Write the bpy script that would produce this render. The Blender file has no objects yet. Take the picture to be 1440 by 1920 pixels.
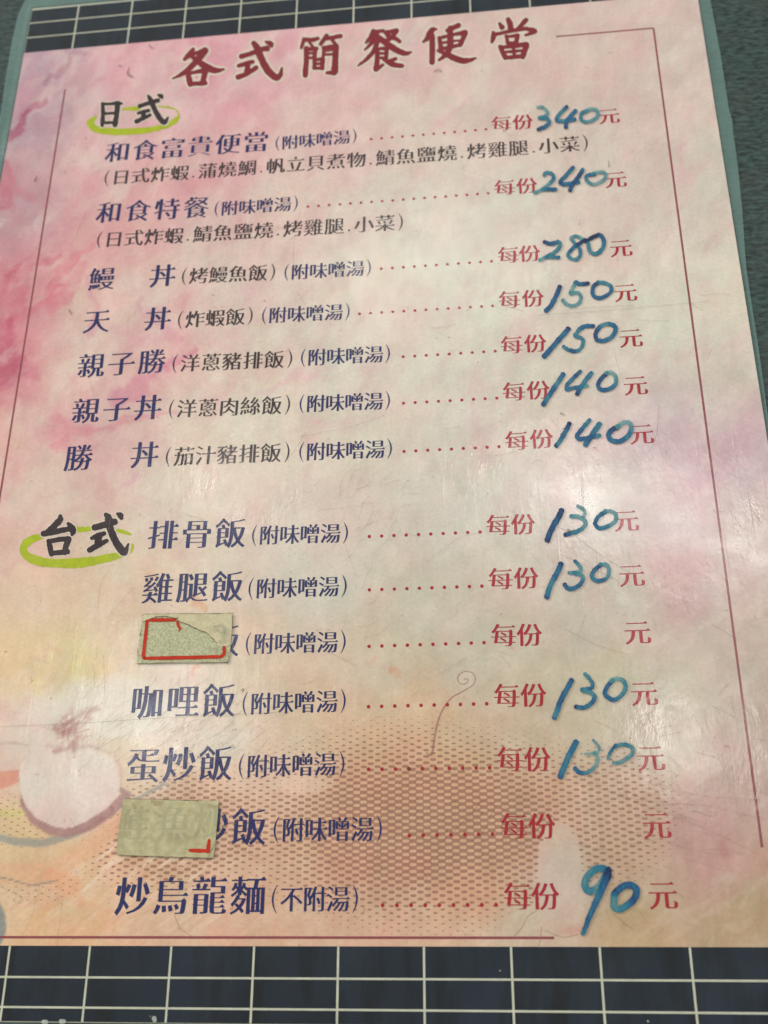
import bpy, math, random
import numpy as np
from mathutils import Matrix, Vector
from mathutils.geometry import delaunay_2d_cdt

random.seed(7)
C = bpy.context.scene.collection
S = 0.29                     # metres per layout unit (the sheet is a B4 card, 257 x 364 mm)

# ------------------------------------------------------------------ camera
FPX = 1960.0                 # focal length in pixels of the 1440 x 1920 photograph
CX, CY = 720.0, 960.0
def _ray(px, py): return np.array([px - CX, -(py - CY), -FPX])
_Y = _ray(734, -3655); _Y /= np.linalg.norm(_Y)
_X = -_ray(-18150, 1757); _X = _X - _Y * (_X @ _Y); _X /= np.linalg.norm(_X)
_Z = np.cross(_X, _Y)
ROT = np.array([_X, _Y, _Z])
cam = bpy.data.cameras.new('camera')
cam_o = bpy.data.objects.new('camera', cam); C.objects.link(cam_o)
Z_PAGE = 0.0010
m = Matrix([list(map(float, r)) for r in ROT]).to_4x4()
m.translation = Vector((0, 0, S + Z_PAGE))
cam_o.matrix_world = m
cam.sensor_fit = 'VERTICAL'; cam.sensor_height = 36.0
cam.lens = FPX / 1920 * 36.0
cam.clip_start = 0.01; cam.clip_end = 50
cam.dof.use_dof = True; cam.dof.focus_distance = 0.305; cam.dof.aperture_fstop = 13
bpy.context.scene.camera = cam_o

def up(px, py):
    """photo pixel -> point of the card (layout units), through the pinhole above"""
    d = ROT @ _ray(px, py); t = -1.0 / d[2]
    return np.array([d[0] * t, d[1] * t])
def up_arr(P):
    P = np.asarray(P, float)
    R_ = np.stack([P[:, 0] - CX, -(P[:, 1] - CY), np.full(len(P), -FPX)], 1)
    d = R_ @ ROT.T
    return d[:, :2] * (-1.0 / d[:, 2:3])
def down_arr(Q):
    """layout units -> photo pixel"""
    V = np.concatenate([Q, np.full((len(Q), 1), -1.0)], 1) @ ROT
    return np.stack([CX + FPX * V[:, 0] / -V[:, 2], CY - FPX * V[:, 1] / -V[:, 2]], 1)

# ------------------------------------------------------------------ light
W = bpy.data.worlds.new('World'); bpy.context.scene.world = W; W.use_nodes = True
W.node_tree.nodes['Background'].inputs[0].default_value = (0.98, 1.0, 0.95, 1)
W.node_tree.nodes['Background'].inputs[1].default_value = 0.53
vs = bpy.context.scene.view_settings
vs.view_transform = 'Standard'; vs.look = 'None'; vs.exposure = 0.0; vs.gamma = 1.0

def area(name, loc, target, sx, sy, power, col):
    l = bpy.data.lights.new(name, 'AREA'); l.shape = 'RECTANGLE'; l.size = sx; l.size_y = sy
    l.energy = power; l.color = col
    o = bpy.data.objects.new(name, l); C.objects.link(o)
    o.location = loc
    o.rotation_euler = (Vector(target) - Vector(loc)).to_track_quat('-Z', 'Y').to_euler()
    return o
def mirror_pos(px, py, dist):
    """where a lamp hangs whose reflection in the film is seen at this point"""
    q = up(px, py) * S
    v = Vector((q[0], q[1], -S)).normalized(); v.z = -v.z
    return Vector((q[0], q[1], 0)) + v * dist, (q[0], q[1], 0)
area('added_soft_panel', (-3.4, 2.0, 2.1), (0, 0.15, 0), 1.3, 1.2, 92.0, (1.0, 0.985, 0.95))  # added soft light, set where its reflection misses the card
for nm, px, py, dist, sx, sy, pw in (('ceiling_lamp', 1240, 978, 1.7, 0.60, 0.06, 3.2),
                                     ('ceiling_lamp', 1290, 1390, 1.7, 0.12, 0.12, 1.0),
                                     ('ceiling_lamp', 830, 500, 1.9, 0.42, 0.24, 1.6),
                                     ('ceiling_lamp', 430, 915, 1.8, 0.16, 0.09, 0.8),
                                     ('ceiling_lamp', 300, 1330, 1.8, 0.34, 0.12, 1.8)):
    p, t = mirror_pos(px, py, dist)
    area(nm, p, t, sx, sy, pw, (1.0, 0.98, 0.92))

# ------------------------------------------------------------------ material helpers
def lin(c):
    return tuple(((v / 255) / 12.92 if v / 255 <= 0.04045 else ((v / 255 + 0.055) / 1.055) ** 2.4) for v in c)
def lin_arr(a):
    a = np.clip(a / 255, 0, 1); return np.where(a <= 0.04045, a / 12.92, ((a + 0.055) / 1.055) ** 2.4)
def mat(name):
    mt = bpy.data.materials.new(name); mt.use_nodes = True
    nt = mt.node_tree; nt.nodes.clear()
    out = nt.nodes.new('ShaderNodeOutputMaterial')
    return mt, nt, out
def N(nt, t, **kw):
    n = nt.nodes.new(t)
    for k, v in kw.items():
        if isinstance(k, str) and hasattr(n, k) and k != 'inputs': setattr(n, k, v)
    return n
def mixcol(nt, fac, a, b, blend='MIX'):
    n = nt.nodes.new('ShaderNodeMix'); n.data_type = 'RGBA'; n.blend_type = blend
    for i, v in ((0, fac), (6, a), (7, b)):
        if isinstance(v, (int, float)): n.inputs[i].default_value = v
        elif isinstance(v, tuple): n.inputs[i].default_value = (*v, 1)
        else: nt.links.new(v, n.inputs[i])
    return n.outputs[2]
def math_(nt, op, a, b=0.0, c=None):
    n = nt.nodes.new('ShaderNodeMath'); n.operation = op
    for i, v in ((0, a), (1, b), (2, c)):
        if v is None: continue
        if isinstance(v, (int, float)): n.inputs[i].default_value = v
        else: nt.links.new(v, n.inputs[i])
    return n.outputs[0]
def noise(nt, vec, scale, detail=3, rough=0.5, sc=(1, 1, 1), rot=(0, 0, 0), dist=0.0):
    mp = nt.nodes.new('ShaderNodeMapping'); mp.inputs['Scale'].default_value = sc; mp.inputs['Rotation'].default_value = rot
    nt.links.new(vec, mp.inputs['Vector'])
    n = nt.nodes.new('ShaderNodeTexNoise'); n.inputs['Scale'].default_value = scale
    n.inputs['Detail'].default_value = detail; n.inputs['Roughness'].default_value = rough
    n.inputs['Distortion'].default_value = dist
    nt.links.new(mp.outputs[0], n.inputs['Vector'])
    return n.outputs['Fac']
def ramp(nt, v, lo, hi, a=0.0, b=1.0):
    n = nt.nodes.new('ShaderNodeMapRange'); n.inputs[1].default_value = lo; n.inputs[2].default_value = hi
    n.inputs[3].default_value = a; n.inputs[4].default_value = b
    nt.links.new(v, n.inputs[0]); return n.outputs[0]
def coords(nt):
    return nt.nodes.new('ShaderNodeTexCoord').outputs['Object']
def principled(nt, out, base, rough=0.6, spec=0.3):
    b = nt.nodes.new('ShaderNodeBsdfPrincipled')
    if isinstance(base, tuple): b.inputs['Base Color'].default_value = (*base, 1)
    else: nt.links.new(base, b.inputs['Base Color'])
    if isinstance(rough, (int, float)): b.inputs['Roughness'].default_value = rough
    else: nt.links.new(rough, b.inputs['Roughness'])
    b.inputs['Specular IOR Level'].default_value = spec
    nt.links.new(b.outputs[0], out.inputs[0]); return b
def bump(nt, h, strength, dist, target):
    n = nt.nodes.new('ShaderNodeBump'); n.inputs['Strength'].default_value = strength
    n.inputs['Distance'].default_value = dist; nt.links.new(h, n.inputs['Height'])
    nt.links.new(n.outputs[0], target.inputs['Normal']); return n
AL = 1.0   # print colours are given as they look; the light below is set so that they stay so

# printed card stock: mottled colours from the attribute, halftone dots, fine grain
def m_page():
    mt, nt, out = mat('printed_card')
    co = coords(nt)
    at = N(nt, 'ShaderNodeAttribute'); at.attribute_name = 'ink'
    dt = N(nt, 'ShaderNodeAttribute'); dt.attribute_name = 'dots'
    sx = nt.nodes.new('ShaderNodeSeparateXYZ'); nt.links.new(co, sx.inputs[0])
    a = 0.01318 * S; b = 0.00295 * S
    wx = noise(nt, co, 30, 2, 0.5)
    cx = math_(nt, 'COSINE', math_(nt, 'MULTIPLY', sx.outputs[0], math.pi * 2 / a))
    cy = math_(nt, 'COSINE', math_(nt, 'MULTIPLY', sx.outputs[1], math.pi / b))
    # the product peaks on a staggered lattice: ovals that grow with coverage until only a net is left
    f = math_(nt, 'MULTIPLY', cx, cy)
    thr = ramp(nt, dt.outputs['Fac'], 0.0, 1.0, 1.04, -0.45)
    d = math_(nt, 'SUBTRACT', f, thr)
    msk = ramp(nt, d, -0.12, 0.12)
    g1 = noise(nt, co, 900, 4, 0.6)
    g2 = noise(nt, co, 60, 5, 0.65)
    col = mixcol(nt, math_(nt, 'MULTIPLY', msk, 0.70), at.outputs['Color'], lin((134, 90, 74)))
    col = mixcol(nt, 1.0, col, mixcol(nt, ramp(nt, g1, 0.3, 0.7), (0.93, 0.93, 0.93), (1.05, 1.05, 1.05)), 'MULTIPLY')
    col = mixcol(nt, 1.0, col, mixcol(nt, ramp(nt, g2, 0.3, 0.7), (0.955, 0.95, 0.94), (1.04, 1.04, 1.04)), 'MULTIPLY')
    # grime specks caught under the film
    sp = noise(nt, co, 420, 2, 0.5)
    sp2 = noise(nt, co, 30, 2, 0.5)
    k = math_(nt, 'MULTIPLY', ramp(nt, sp, 0.70, 0.78), ramp(nt, sp2, 0.5, 0.62))
    col = mixcol(nt, math_(nt, 'MULTIPLY', k, 0.45), col, lin((110, 90, 78)))
    principled(nt, out, col, 0.75, 0.15)
    return mt
def m_ink(name, c, var=0.08, rough=0.6, alpha=1.0):
    mt, nt, out = mat(name)
    co = coords(nt)
    g = noise(nt, co, 260, 4, 0.6)
    lo = tuple(v * (1 - var) for v in c); hi = tuple(min(1, v * (1 + var) + var * 0.03) for v in c)
    col = mixcol(nt, ramp(nt, g, 0.3, 0.7), lo, hi)
    p = principled(nt, out, col, rough, 0.15)
    if alpha < 1:
        nt.links.new(ramp(nt, noise(nt, co, 500, 3, 0.6), 0.3, 0.7, alpha - 0.12, min(1, alpha + 0.1)), p.inputs['Alpha'])
    return mt
def m_navy():
    mt, nt, out = mat('navy_print')
    co = coords(nt)
    g = noise(nt, co, 14, 4, 0.6); s = noise(nt, co, 60, 4, 0.65, (2.2, 0.5, 1), (0, 0, 0.1))
    col = mixcol(nt, ramp(nt, g, 0.3, 0.7), lin((8, 20, 32)), lin((26, 40, 54)))
    col = mixcol(nt, math_(nt, 'MULTIPLY', ramp(nt, s, 0.46, 0.66), 0.9), col, lin((4, 8, 14)))
    principled(nt, out, col, 0.7, 0.15); return mt
def m_marker():
    mt, nt, out = mat('blue_marker_ink')
    co = coords(nt)
    at = N(nt, 'ShaderNodeAttribute'); at.attribute_name = 'shade'
    g = noise(nt, co, 330, 4, 0.65, (1.6, 0.7, 1), (0, 0, -0.5))
    sh = math_(nt, 'ADD', at.outputs['Fac'], ramp(nt, g, 0.25, 0.75, -0.30, 0.30))
    cr = nt.nodes.new('ShaderNodeValToRGB'); nt.links.new(sh, cr.inputs[0])
    e = cr.color_ramp.elements
    e[0].position = 0.0; e[0].color = (*lin((84, 154, 158)), 1)
    e[1].position = 1.0; e[1].color = (*lin((12, 38, 80)), 1)
    x = cr.color_ramp.elements.new(0.35); x.color = (*lin((40, 120, 138)), 1)
    x = cr.color_ramp.elements.new(0.65); x.color = (*lin((24, 86, 128)), 1)
    p = principled(nt, out, cr.outputs[0], 0.45, 0.3)
    ed = N(nt, 'ShaderNodeAttribute'); ed.attribute_name = 'edge'
    al = math_(nt, 'MULTIPLY', ramp(nt, sh, 0.0, 0.5, 0.62, 0.97), ramp(nt, math_(nt, 'ADD', ed.outputs['Fac'], ramp(nt, g, 0.3, 0.7, -0.12, 0.12)), 0.0, 0.35, 0.05, 1.0))
    nt.links.new(al, p.inputs['Alpha'])
    return mt
def m_film(name, milk=0.0, tint=(1, 1, 1), milkcol=(0.6, 0.7, 0.68)):
    """clear laminating film: fresnel gloss over a transparent sheet, worn by fine scratches"""
    mt, nt, out = mat(name)
    co = coords(nt)
    tr = nt.nodes.new('ShaderNodeBsdfTransparent'); tr.inputs[0].default_value = (*tint, 1)
    gl = nt.nodes.new('ShaderNodeBsdfGlossy')
    nt.links.new(ramp(nt, noise(nt, co, 60, 3, 0.6), 0.3, 0.7, 0.12, 0.26), gl.inputs['Roughness'])
    # surface relief: slack waves, fine crinkle, hair scratches
    h = noise(nt, co, 30, 2, 0.5, (1.6, 1.0, 1), (0, 0, 0.2))
    h2 = math_(nt, 'MULTIPLY', noise(nt, co, 190, 3, 0.6, (1.5, 0.7, 1)), 0.24)
    s1 = ramp(nt, noise(nt, co, 700, 1, 0.5, (1, 0.03, 1), (0, 0, 0.9)), 0.66, 0.72, 0, 0.035)
    hh = math_(nt, 'ADD', math_(nt, 'ADD', math_(nt, 'MULTIPLY', h, 0.5), h2), s1)
    bp = nt.nodes.new('ShaderNodeBump'); bp.inputs['Strength'].default_value = 0.55; bp.inputs['Distance'].default_value = 0.0007
    nt.links.new(hh, bp.inputs['Height'])
    nt.links.new(bp.outputs[0], gl.inputs['Normal'])
    fr = nt.nodes.new('ShaderNodeFresnel'); fr.inputs[0].default_value = 1.49
    nt.links.new(bp.outputs[0], fr.inputs['Normal'])
    gm = nt.nodes.new('ShaderNodeNewGeometry')
    fac = math_(nt, 'MULTIPLY', fr.outputs[0], math_(nt, 'SUBTRACT', 1.0, gm.outputs['Backfacing']))
    body = tr.outputs[0]
    df = nt.nodes.new('ShaderNodeBsdfDiffuse'); df.inputs[0].default_value = (*milkcol, 1)
    mx0 = nt.nodes.new('ShaderNodeMixShader')
    if milk > 0.02:
        wv = ramp(nt, noise(nt, co, 70, 4, 0.6, (1, 0.5, 1)), 0.3, 0.7, milk * 0.75, milk * 1.25)
        nt.links.new(wv, mx0.inputs[0])
    else:
        mx0.inputs[0].default_value = 0.0
    nt.links.new(tr.outputs[0], mx0.inputs[1]); nt.links.new(df.outputs[0], mx0.inputs[2])
    mx = nt.nodes.new('ShaderNodeMixShader')
    nt.links.new(fac, mx.inputs[0]); nt.links.new(mx0.outputs[0], mx.inputs[1]); nt.links.new(gl.outputs[0], mx.inputs[2])
    nt.links.new(mx.outputs[0], out.inputs[0])
    return mt
def m_table():
    mt, nt, out = mat('dark_leather_grain_laminate')
    co = coords(nt)
    g = noise(nt, co, 520, 3, 0.55, (0.6, 1.5, 1), (0, 0, 0.12), 0.4)
    b = noise(nt, co, 45, 3, 0.5)
    col = mixcol(nt, ramp(nt, g, 0.32, 0.68), lin((14, 28, 28)), lin((62, 84, 80)))
    col = mixcol(nt, math_(nt, 'MULTIPLY', ramp(nt, b, 0.5, 0.72), 0.5), col, lin((66, 66, 60)))
    p = principled(nt, out, col, 0.45, 0.35)
    bump(nt, g, 0.5, 0.0006, p); return mt
def m_sticker(name, c1, c2, grain, alpha):
    mt, nt, out = mat(name)
    co = coords(nt)
    g = noise(nt, co, grain, 4, 0.7); b = noise(nt, co, 120, 4, 0.6)
    col = mixcol(nt, ramp(nt, g, 0.35, 0.65), c1, c2)
    col = mixcol(nt, math_(nt, 'MULTIPLY', ramp(nt, b, 0.52, 0.7), 0.4), col, tuple(v * 0.72 for v in c1))
    p = principled(nt, out, col, 0.8, 0.1)
    p.inputs['Alpha'].default_value = alpha
    bump(nt, g, 0.3, 0.0002, p); return mt

M_PAGE = m_page()
M_NAVY = m_navy()
M_CREAM = m_ink('cream_print', lin((192, 192, 172)), 0.10)
M_LINE = m_ink('maroon_print', lin((138, 66, 72)), 0.10)
M_RED = m_ink('crimson_print', lin((160, 18, 36)), 0.06)
M_TITLE = m_ink('dark_red_print', lin((122, 14, 30)), 0.10)
M_BLUE = m_ink('navy_blue_print', lin((20, 26, 86)), 0.06)
M_BROWN = m_ink('dark_brown_print', lin((50, 34, 38)), 0.06)
M_BLACK = m_ink('brown_black_print', lin((44, 26, 30)), 0.12)
M_HALO = m_ink('cream_halo_print', lin((228, 214, 196)), 0.03, alpha=0.86)
M_GREEN = m_ink('yellow_green_print', lin((170, 184, 0)), 0.10, alpha=0.93)
M_MARKER = m_marker()
M_FILM = m_film('clear_film')
M_UNDER, nt_, out_ = mat('film_underside')
_t = nt_.nodes.new('ShaderNodeBsdfTransparent'); nt_.links.new(_t.outputs[0], out_.inputs[0])
M_RIM = m_film('milky_film_rim', 0.22, (0.9, 1.0, 0.98), lin((150, 180, 174)))
M_TABLE = m_table()
M_STK1 = m_sticker('grey_green_paper', lin((156, 156, 124)), lin((204, 202, 168)), 1400, 1.0)
M_STK1B = m_sticker('beige_torn_paper', lin((190, 180, 146)), lin((212, 202, 168)), 900, 1.0)
M_STK2 = m_sticker('olive_paper', lin((172, 164, 126)), lin((196, 188, 150)), 500, 1.0)
M_SRED = m_ink('vermilion_print', lin((186, 52, 30)), 0.12)
M_DARK = m_ink('grime_and_dark_lines', lin((84, 70, 60)), 0.3, alpha=0.45)  # for grime specks and the stickers' dark lines
M_SCR = m_ink('grey_scratch', lin((128, 108, 94)), 0.3, alpha=0.38)
M_WHT = m_ink('painted_glint', lin((200, 205, 196)), 0.1, alpha=0.6)

# ------------------------------------------------------------------ mesh helpers
class MB:
    def __init__(self): self.v = []; self.f = []; self.a = {}
    def add(self, verts, faces, **attrs):
        o = len(self.v); self.v += [tuple(map(float, p)) for p in verts]
        self.f += [tuple(i + o for i in f) for f in faces]
        for k, val in attrs.items():
            self.a.setdefault(k, []).extend(val)
    def build(self, name, material, parent=None, label=None):
        me = bpy.data.meshes.new(name); me.from_pydata(self.v, [], self.f); me.update()
        for k, vals in self.a.items():
            at = me.attributes.new(k, 'FLOAT', 'POINT'); at.data.foreach_set('value', np.asarray(vals, np.float32))
        me.materials.append(material)
        o = bpy.data.objects.new(name, me); C.objects.link(o)
        if parent: o.parent = parent
        if label: o['label'] = label
        return o
def thing(name, label, cat, group=None):
    o = bpy.data.objects.new(name, None); C.objects.link(o); o['label'] = label; o['category'] = cat
    o.empty_display_size = 0.02
    if group: o['group'] = group
    return o
def W3(xy, z): return [(p[0] * S, p[1] * S, z) for p in xy]
def poly_slab(mb, pts, z0, z1):
    """closed slab over a polygon given in layout units"""
    n = len(pts)
    v = W3(pts, z0) + W3(pts, z1)
    # keep it counter clockwise seen from above
    ar = sum(pts[i][0] * pts[(i + 1) % n][1] - pts[(i + 1) % n][0] * pts[i][1] for i in range(n))
    idx = list(range(n)) if ar > 0 else list(range(n))[::-1]
    f = [tuple(i + n for i in idx), tuple(idx[::-1])]
    for k in range(n):
        a, b = idx[k], idx[(k + 1) % n]; f.append((a, b, b + n, a + n))
    mb.add(v, f)
def catmull(P, per=6, closed=False):
    P = np.asarray(P, float)
    if len(P) < 3:
        t = np.linspace(0, 1, per + 1)[:, None]; return P[0] * (1 - t) + P[-1] * t
    if closed: Q = np.vstack([P[-1], P, P[0], P[1]])
    else: Q = np.vstack([2 * P[0] - P[1], P, 2 * P[-1] - P[-2]])
    out = []
    for i in range(1, len(Q) - 2):
        for t in np.linspace(0, 1, per, endpoint=False):
            a, b, c, d = Q[i - 1], Q[i], Q[i + 1], Q[i + 2]
            out.append(0.5 * ((2 * b) + (-a + c) * t + (2 * a - 5 * b + 4 * c - d) * t * t + (-a + 3 * b - 3 * c + d) * t ** 3))
    out.append(Q[-2]); return np.array(out)
ZC = [0]
def ribbon(mb, P, z, grow=0.0, rough=0.0, marker=None, per=6, dz=4e-7, ragged=0.0):
    """brush stroke: P = (x, y, width) in photo pixels, laid onto the card; fan caps at the ends"""
    Q = catmull(P, per)
    xy = Q[:, :2]; w = np.maximum(Q[:, 2], 0.6) / 2 + grow
    d = np.gradient(xy, axis=0); L = np.linalg.norm(d, axis=1, keepdims=True); L[L == 0] = 1
    d /= L; nrm = np.stack([-d[:, 1], d[:, 0]], 1)
    n = len(xy)
    if rough > 0: 
        w1 = w + np.random.default_rng(len(mb.v) + 3).normal(0, rough, n); w2 = w + np.random.default_rng(len(mb.v) + 5).normal(0, rough, n)
    else: w1 = w2 = w
    cols = [xy + nrm * w1[:, None], xy + nrm * (w1 * 0.72)[:, None], xy, xy - nrm * (w2 * 0.72)[:, None], xy - nrm * w2[:, None]]
    rows = np.stack(cols, 1)          # n x 5 x 2
    edge = np.tile(np.array([0.0, 1, 1, 1, 0.0]), (n, 1))
    # round caps
    cap0 = []; cap1 = []
    for s, (c0, dd, ww, wn) in enumerate(((xy[0], -d[0], w[0], nrm[0]), (xy[-1], d[-1], w[-1], nrm[-1]))):
        for ang in (35, 65):
            a = math.radians(ang)
            r = []
            for k in (1, 0.72, 0, -0.72, -1):
                r.append(c0 + dd * ww * math.sin(a) * (1 if k else 1.02) + wn * ww * k * math.cos(a))
            (cap0 if s == 0 else cap1).append(np.array(r))
    rows = np.concatenate([np.array(cap0[::-1]), rows, np.array(cap1)], 0)
    edge = np.vstack([np.zeros((1, 5)), [[0, .8, .8, .8, 0]], edge, [[0, .8, .8, .8, 0]], np.zeros((1, 5))])
    m_ = len(rows)
    ZC[0] += 1
    pts = up_arr(rows.reshape(-1, 2))
    zz = z + dz * (ZC[0] % 60) + np.repeat(np.arange(m_), 5) * (dz / m_ * 0.9)
    v = [(p[0] * S, p[1] * S, q) for p, q in zip(pts, zz)]
    f = []
    for i in range(m_ - 1):
        for j in range(4):
            a = i * 5 + j; f.append((a, a + 1, a + 6, a + 5))
    if marker is not None:
        s0, s1 = marker
        t = np.linspace(0, 1, m_)
        sh = s0 + (s1 - s0) * t
        rr = np.random.default_rng(ZC[0]); sh = sh + np.interp(t, np.linspace(0, 1, 5), rr.normal(0, 0.17, 5))
        sh[:3] += 0.25 * rr.random(); sh[-3:] += 0.3 * rr.random()
        sh5 = np.repeat(sh, 5).reshape(m_, 5) + np.array([-0.05, 0.07, -0.06, 0.05, -0.05])
        mb.add(v, f, shade=list(sh5.ravel()), edge=list(edge.ravel()))
    else: mb.add(v, f)

# ------------------------------------------------------------------ glyphs: Ming-like faces cut from the built-in font
fc = bpy.data.curves.new('glyph_source', 'FONT'); fc.size = 1.0; fc.resolution_u = 3
fo = bpy.data.objects.new('glyph_source', fc); C.objects.link(fo)
def outlines(ch):
    fc.body = ch
    dg = bpy.context.evaluated_depsgraph_get(); dg.update()
    cu = fo.to_curve(dg)
    res = []
    for sp in cu.splines:
        bp = sp.bezier_points; n = len(bp); pts = []
        for i in range(n):
            a, b = bp[i], bp[(i + 1) % n]
            p0, p1, p2, p3 = [np.array(q[:2]) for q in (a.co, a.handle_right, b.co, b.handle_left)][0:1] + [np.array(a.handle_right[:2]), np.array(b.handle_left[:2]), np.array(b.co[:2])]
            pts.append(p0)
            ch_ = p3 - p0; L = np.linalg.norm(ch_)
            if L < 1e-6: continue
            dev = max(abs(np.cross(ch_, p1 - p0)), abs(np.cross(ch_, p2 - p0))) / L
            if dev > 0.004:
                for t in ((0.25, 0.5, 0.75) if dev > 0.02 else (0.5,)):
                    pts.append((1 - t) ** 3 * p0 + 3 * (1 - t) ** 2 * t * p1 + 3 * (1 - t) * t * t * p2 + t ** 3 * p3)
        q = [pts[0]]
        for p in pts[1:]:
            if np.linalg.norm(p - q[-1]) > 0.002: q.append(p)
        if np.linalg.norm(q[0] - q[-1]) < 0.002: q.pop()
        if len(q) >= 3: res.append(np.array(q))
    fo.to_curve_clear()
    return res
def area2(P): return 0.5 * np.sum(P[:, 0] * np.roll(P[:, 1], -1) - np.roll(P[:, 0], -1) * P[:, 1])
GL = {}
def glyph(ch, weight):
    key = (ch, weight)
    if key in GL: return GL[key]
    if ch in '()':
        s = 1 if ch == '(' else -1
        t = np.linspace(-1, 1, 15)
        outer = np.stack([s * (-0.10 + 0.20 * t ** 2), 0.38 + 0.50 * t], 1)
        wd = 0.020 + 0.062 * (1 - t ** 2)
        inner = outer + np.stack([s * wd, np.zeros(15)], 1)
        v = np.vstack([outer, inner]); f = [(i, i + 1, i + 16, i + 15) for i in range(14)]
        GL[key] = (v, f); return GL[key]
    if ch == '.':
        a = np.linspace(0, 2 * math.pi, 10, endpoint=False)
        GL[key] = (np.stack([0.055 * np.cos(a), 0.08 + 0.055 * np.sin(a)], 1), [tuple(range(10))]); return GL[key]
    cs = outlines(ch)
    npt = sum(len(c) for c in cs)
    dense = min(1.0, max(0.0, (npt - 60) / 120))
    a = {'bold': 0.028, 'book': 0.023, 'red': 0.024}[weight] * (1 - 0.50 * dense)
    b = {'bold': 0.018, 'book': 0.015, 'red': 0.017}[weight] * (1 - 0.68 * dense)
    # the outer contours' orientation tells on which side the ink lies
    big = max(cs, key=lambda c: abs(area2(c)))
    sgn = 1.0 if area2(big) > 0 else -1.0
    new = []; serif = []
    for c in cs:
        n = len(c)
        e = np.roll(c, -1, 0) - c; L = np.linalg.norm(e, axis=1); L[L == 0] = 1; d = e / L[:, None]
        nr = np.stack([d[:, 1], -d[:, 0]], 1) * sgn            # outward
        off = a * nr[:, 0] ** 2 - b * nr[:, 1] ** 2 * np.where(np.abs(nr[:, 1]) > 0.9, 1.0, 0.35)
        q = np.empty_like(c)
        for i in range(n):
            n0, n1 = nr[i - 1], nr[i]; o0, o1 = off[i - 1], off[i]
            det = n0[0] * n1[1] - n0[1] * n1[0]
            if abs(det) > 0.35:
                x = (o0 * n1[1] - o1 * n0[1]) / det; y = (n0[0] * o1 - n1[0] * o0) / det
                mv = np.array([x, y])
            else: mv = (n0 * o0 + n1 * o1) / 2
            l = np.linalg.norm(mv)
            if l > 0.03: mv *= 0.03 / l
            q[i] = c[i] + mv
        new.append(q)
        # serifs: a horizontal stroke's upper right corner gets its little triangle
        for i in range(n):
            for (j, s_) in ((i - 1, 1), (i, -1)):
                top = nr[j]
                other = nr[i] if s_ == 1 else nr[i - 1]
                eo = i if s_ == 1 else (i - 1)
                if top[1] > 0.98 and other[0] > 0.95 and L[j] > 0.16 and 0.03 < L[eo] < 0.095:
                    p = q[i]; k = {'bold': 0.095, 'book': 0.08, 'red': 0.09}[weight]
                    serif.append((p + np.array([-k * 1.6, -0.002]), p + np.array([0.012, -0.012]), p + np.array([-0.012, 0.008]), p + np.array([-k * 0.62, k * 0.62])))
    allp = [Vector((float(p[0]), float(p[1]))) for q in new for p in q]; ed = []; o0 = 0
    for q in new:
        ed += [(o0 + i, o0 + (i + 1) % len(q)) for i in range(len(q))]; o0 += len(q)
    rv, re_, rf, *_r = delaunay_2d_cdt(allp, ed, [], 0, 1e-5)
    v = np.array([tuple(p) for p in rv]); f = []
    A_ = np.concatenate(new); B_ = np.concatenate([np.roll(q, -1, 0) for q in new])
    for t in rf:
        cx, cy = v[list(t)].mean(0)
        upw = (A_[:, 1] <= cy) & (B_[:, 1] > cy); dnw = (A_[:, 1] > cy) & (B_[:, 1] <= cy)
        side = (B_[:, 0] - A_[:, 0]) * (cy - A_[:, 1]) - (cx - A_[:, 0]) * (B_[:, 1] - A_[:, 1])
        if int(np.sum(upw & (side > 0))) - int(np.sum(dnw & (side < 0))) != 0: f.append(tuple(t))
    vv = [tuple(x) for x in v]; base = len(vv); zs = [0.0] * base
    for s4 in serif:
        i0 = len(vv); vv += [tuple(x) for x in s4]; f.append((i0, i0 + 1, i0 + 2, i0 + 3))
        zs += [1.0] * 4
    v = np.array(vv); v[:, 0] -= 0.5
    GL[key] = (v, f, zs); return GL[key]
ADV = {'(': .50, ')': .50, '.': .42}
def run(mb, text, p0, p1, em, weight, z, tall=1.0):
    """text between the centres of its first and last characters (photo px); em in layout units"""
    a, b = up(*p0), up(*p1)
    adv = [ADV.get(c, 1.0) for c in text]
    pos = [0.0]
    for i in range(1, len(text)): pos.append(pos[-1] + (adv[i - 1] + adv[i]) / 2)
    tot = pos[-1] or 1.0
    d = (b - a); L = np.linalg.norm(d); u = d / L if L > 0 else np.array([1., 0.])
    if len(text) == 1: u = np.array([1.0, 0.0])
    n = np.array([-u[1], u[0]])
    for c, t in zip(text, pos):
        if c == '　': continue
        g = glyph(c, weight); v, f = g[0], g[1]; zs = g[2] if len(g) > 2 else [0.0] * len(v)
        ctr = a + d * (t / tot)
        P = ctr[None, :] + u[None, :] * (v[:, 0:1] * em) + n[None, :] * ((v[:, 1:2] - 0.38) * em * tall)
        ZC[0] += 1
        mb.add([(p[0] * S, p[1] * S, z + 1e-6 * (ZC[0] % 3) + 5e-6 * q) for p, q in zip(P, zs)], f)

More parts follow.
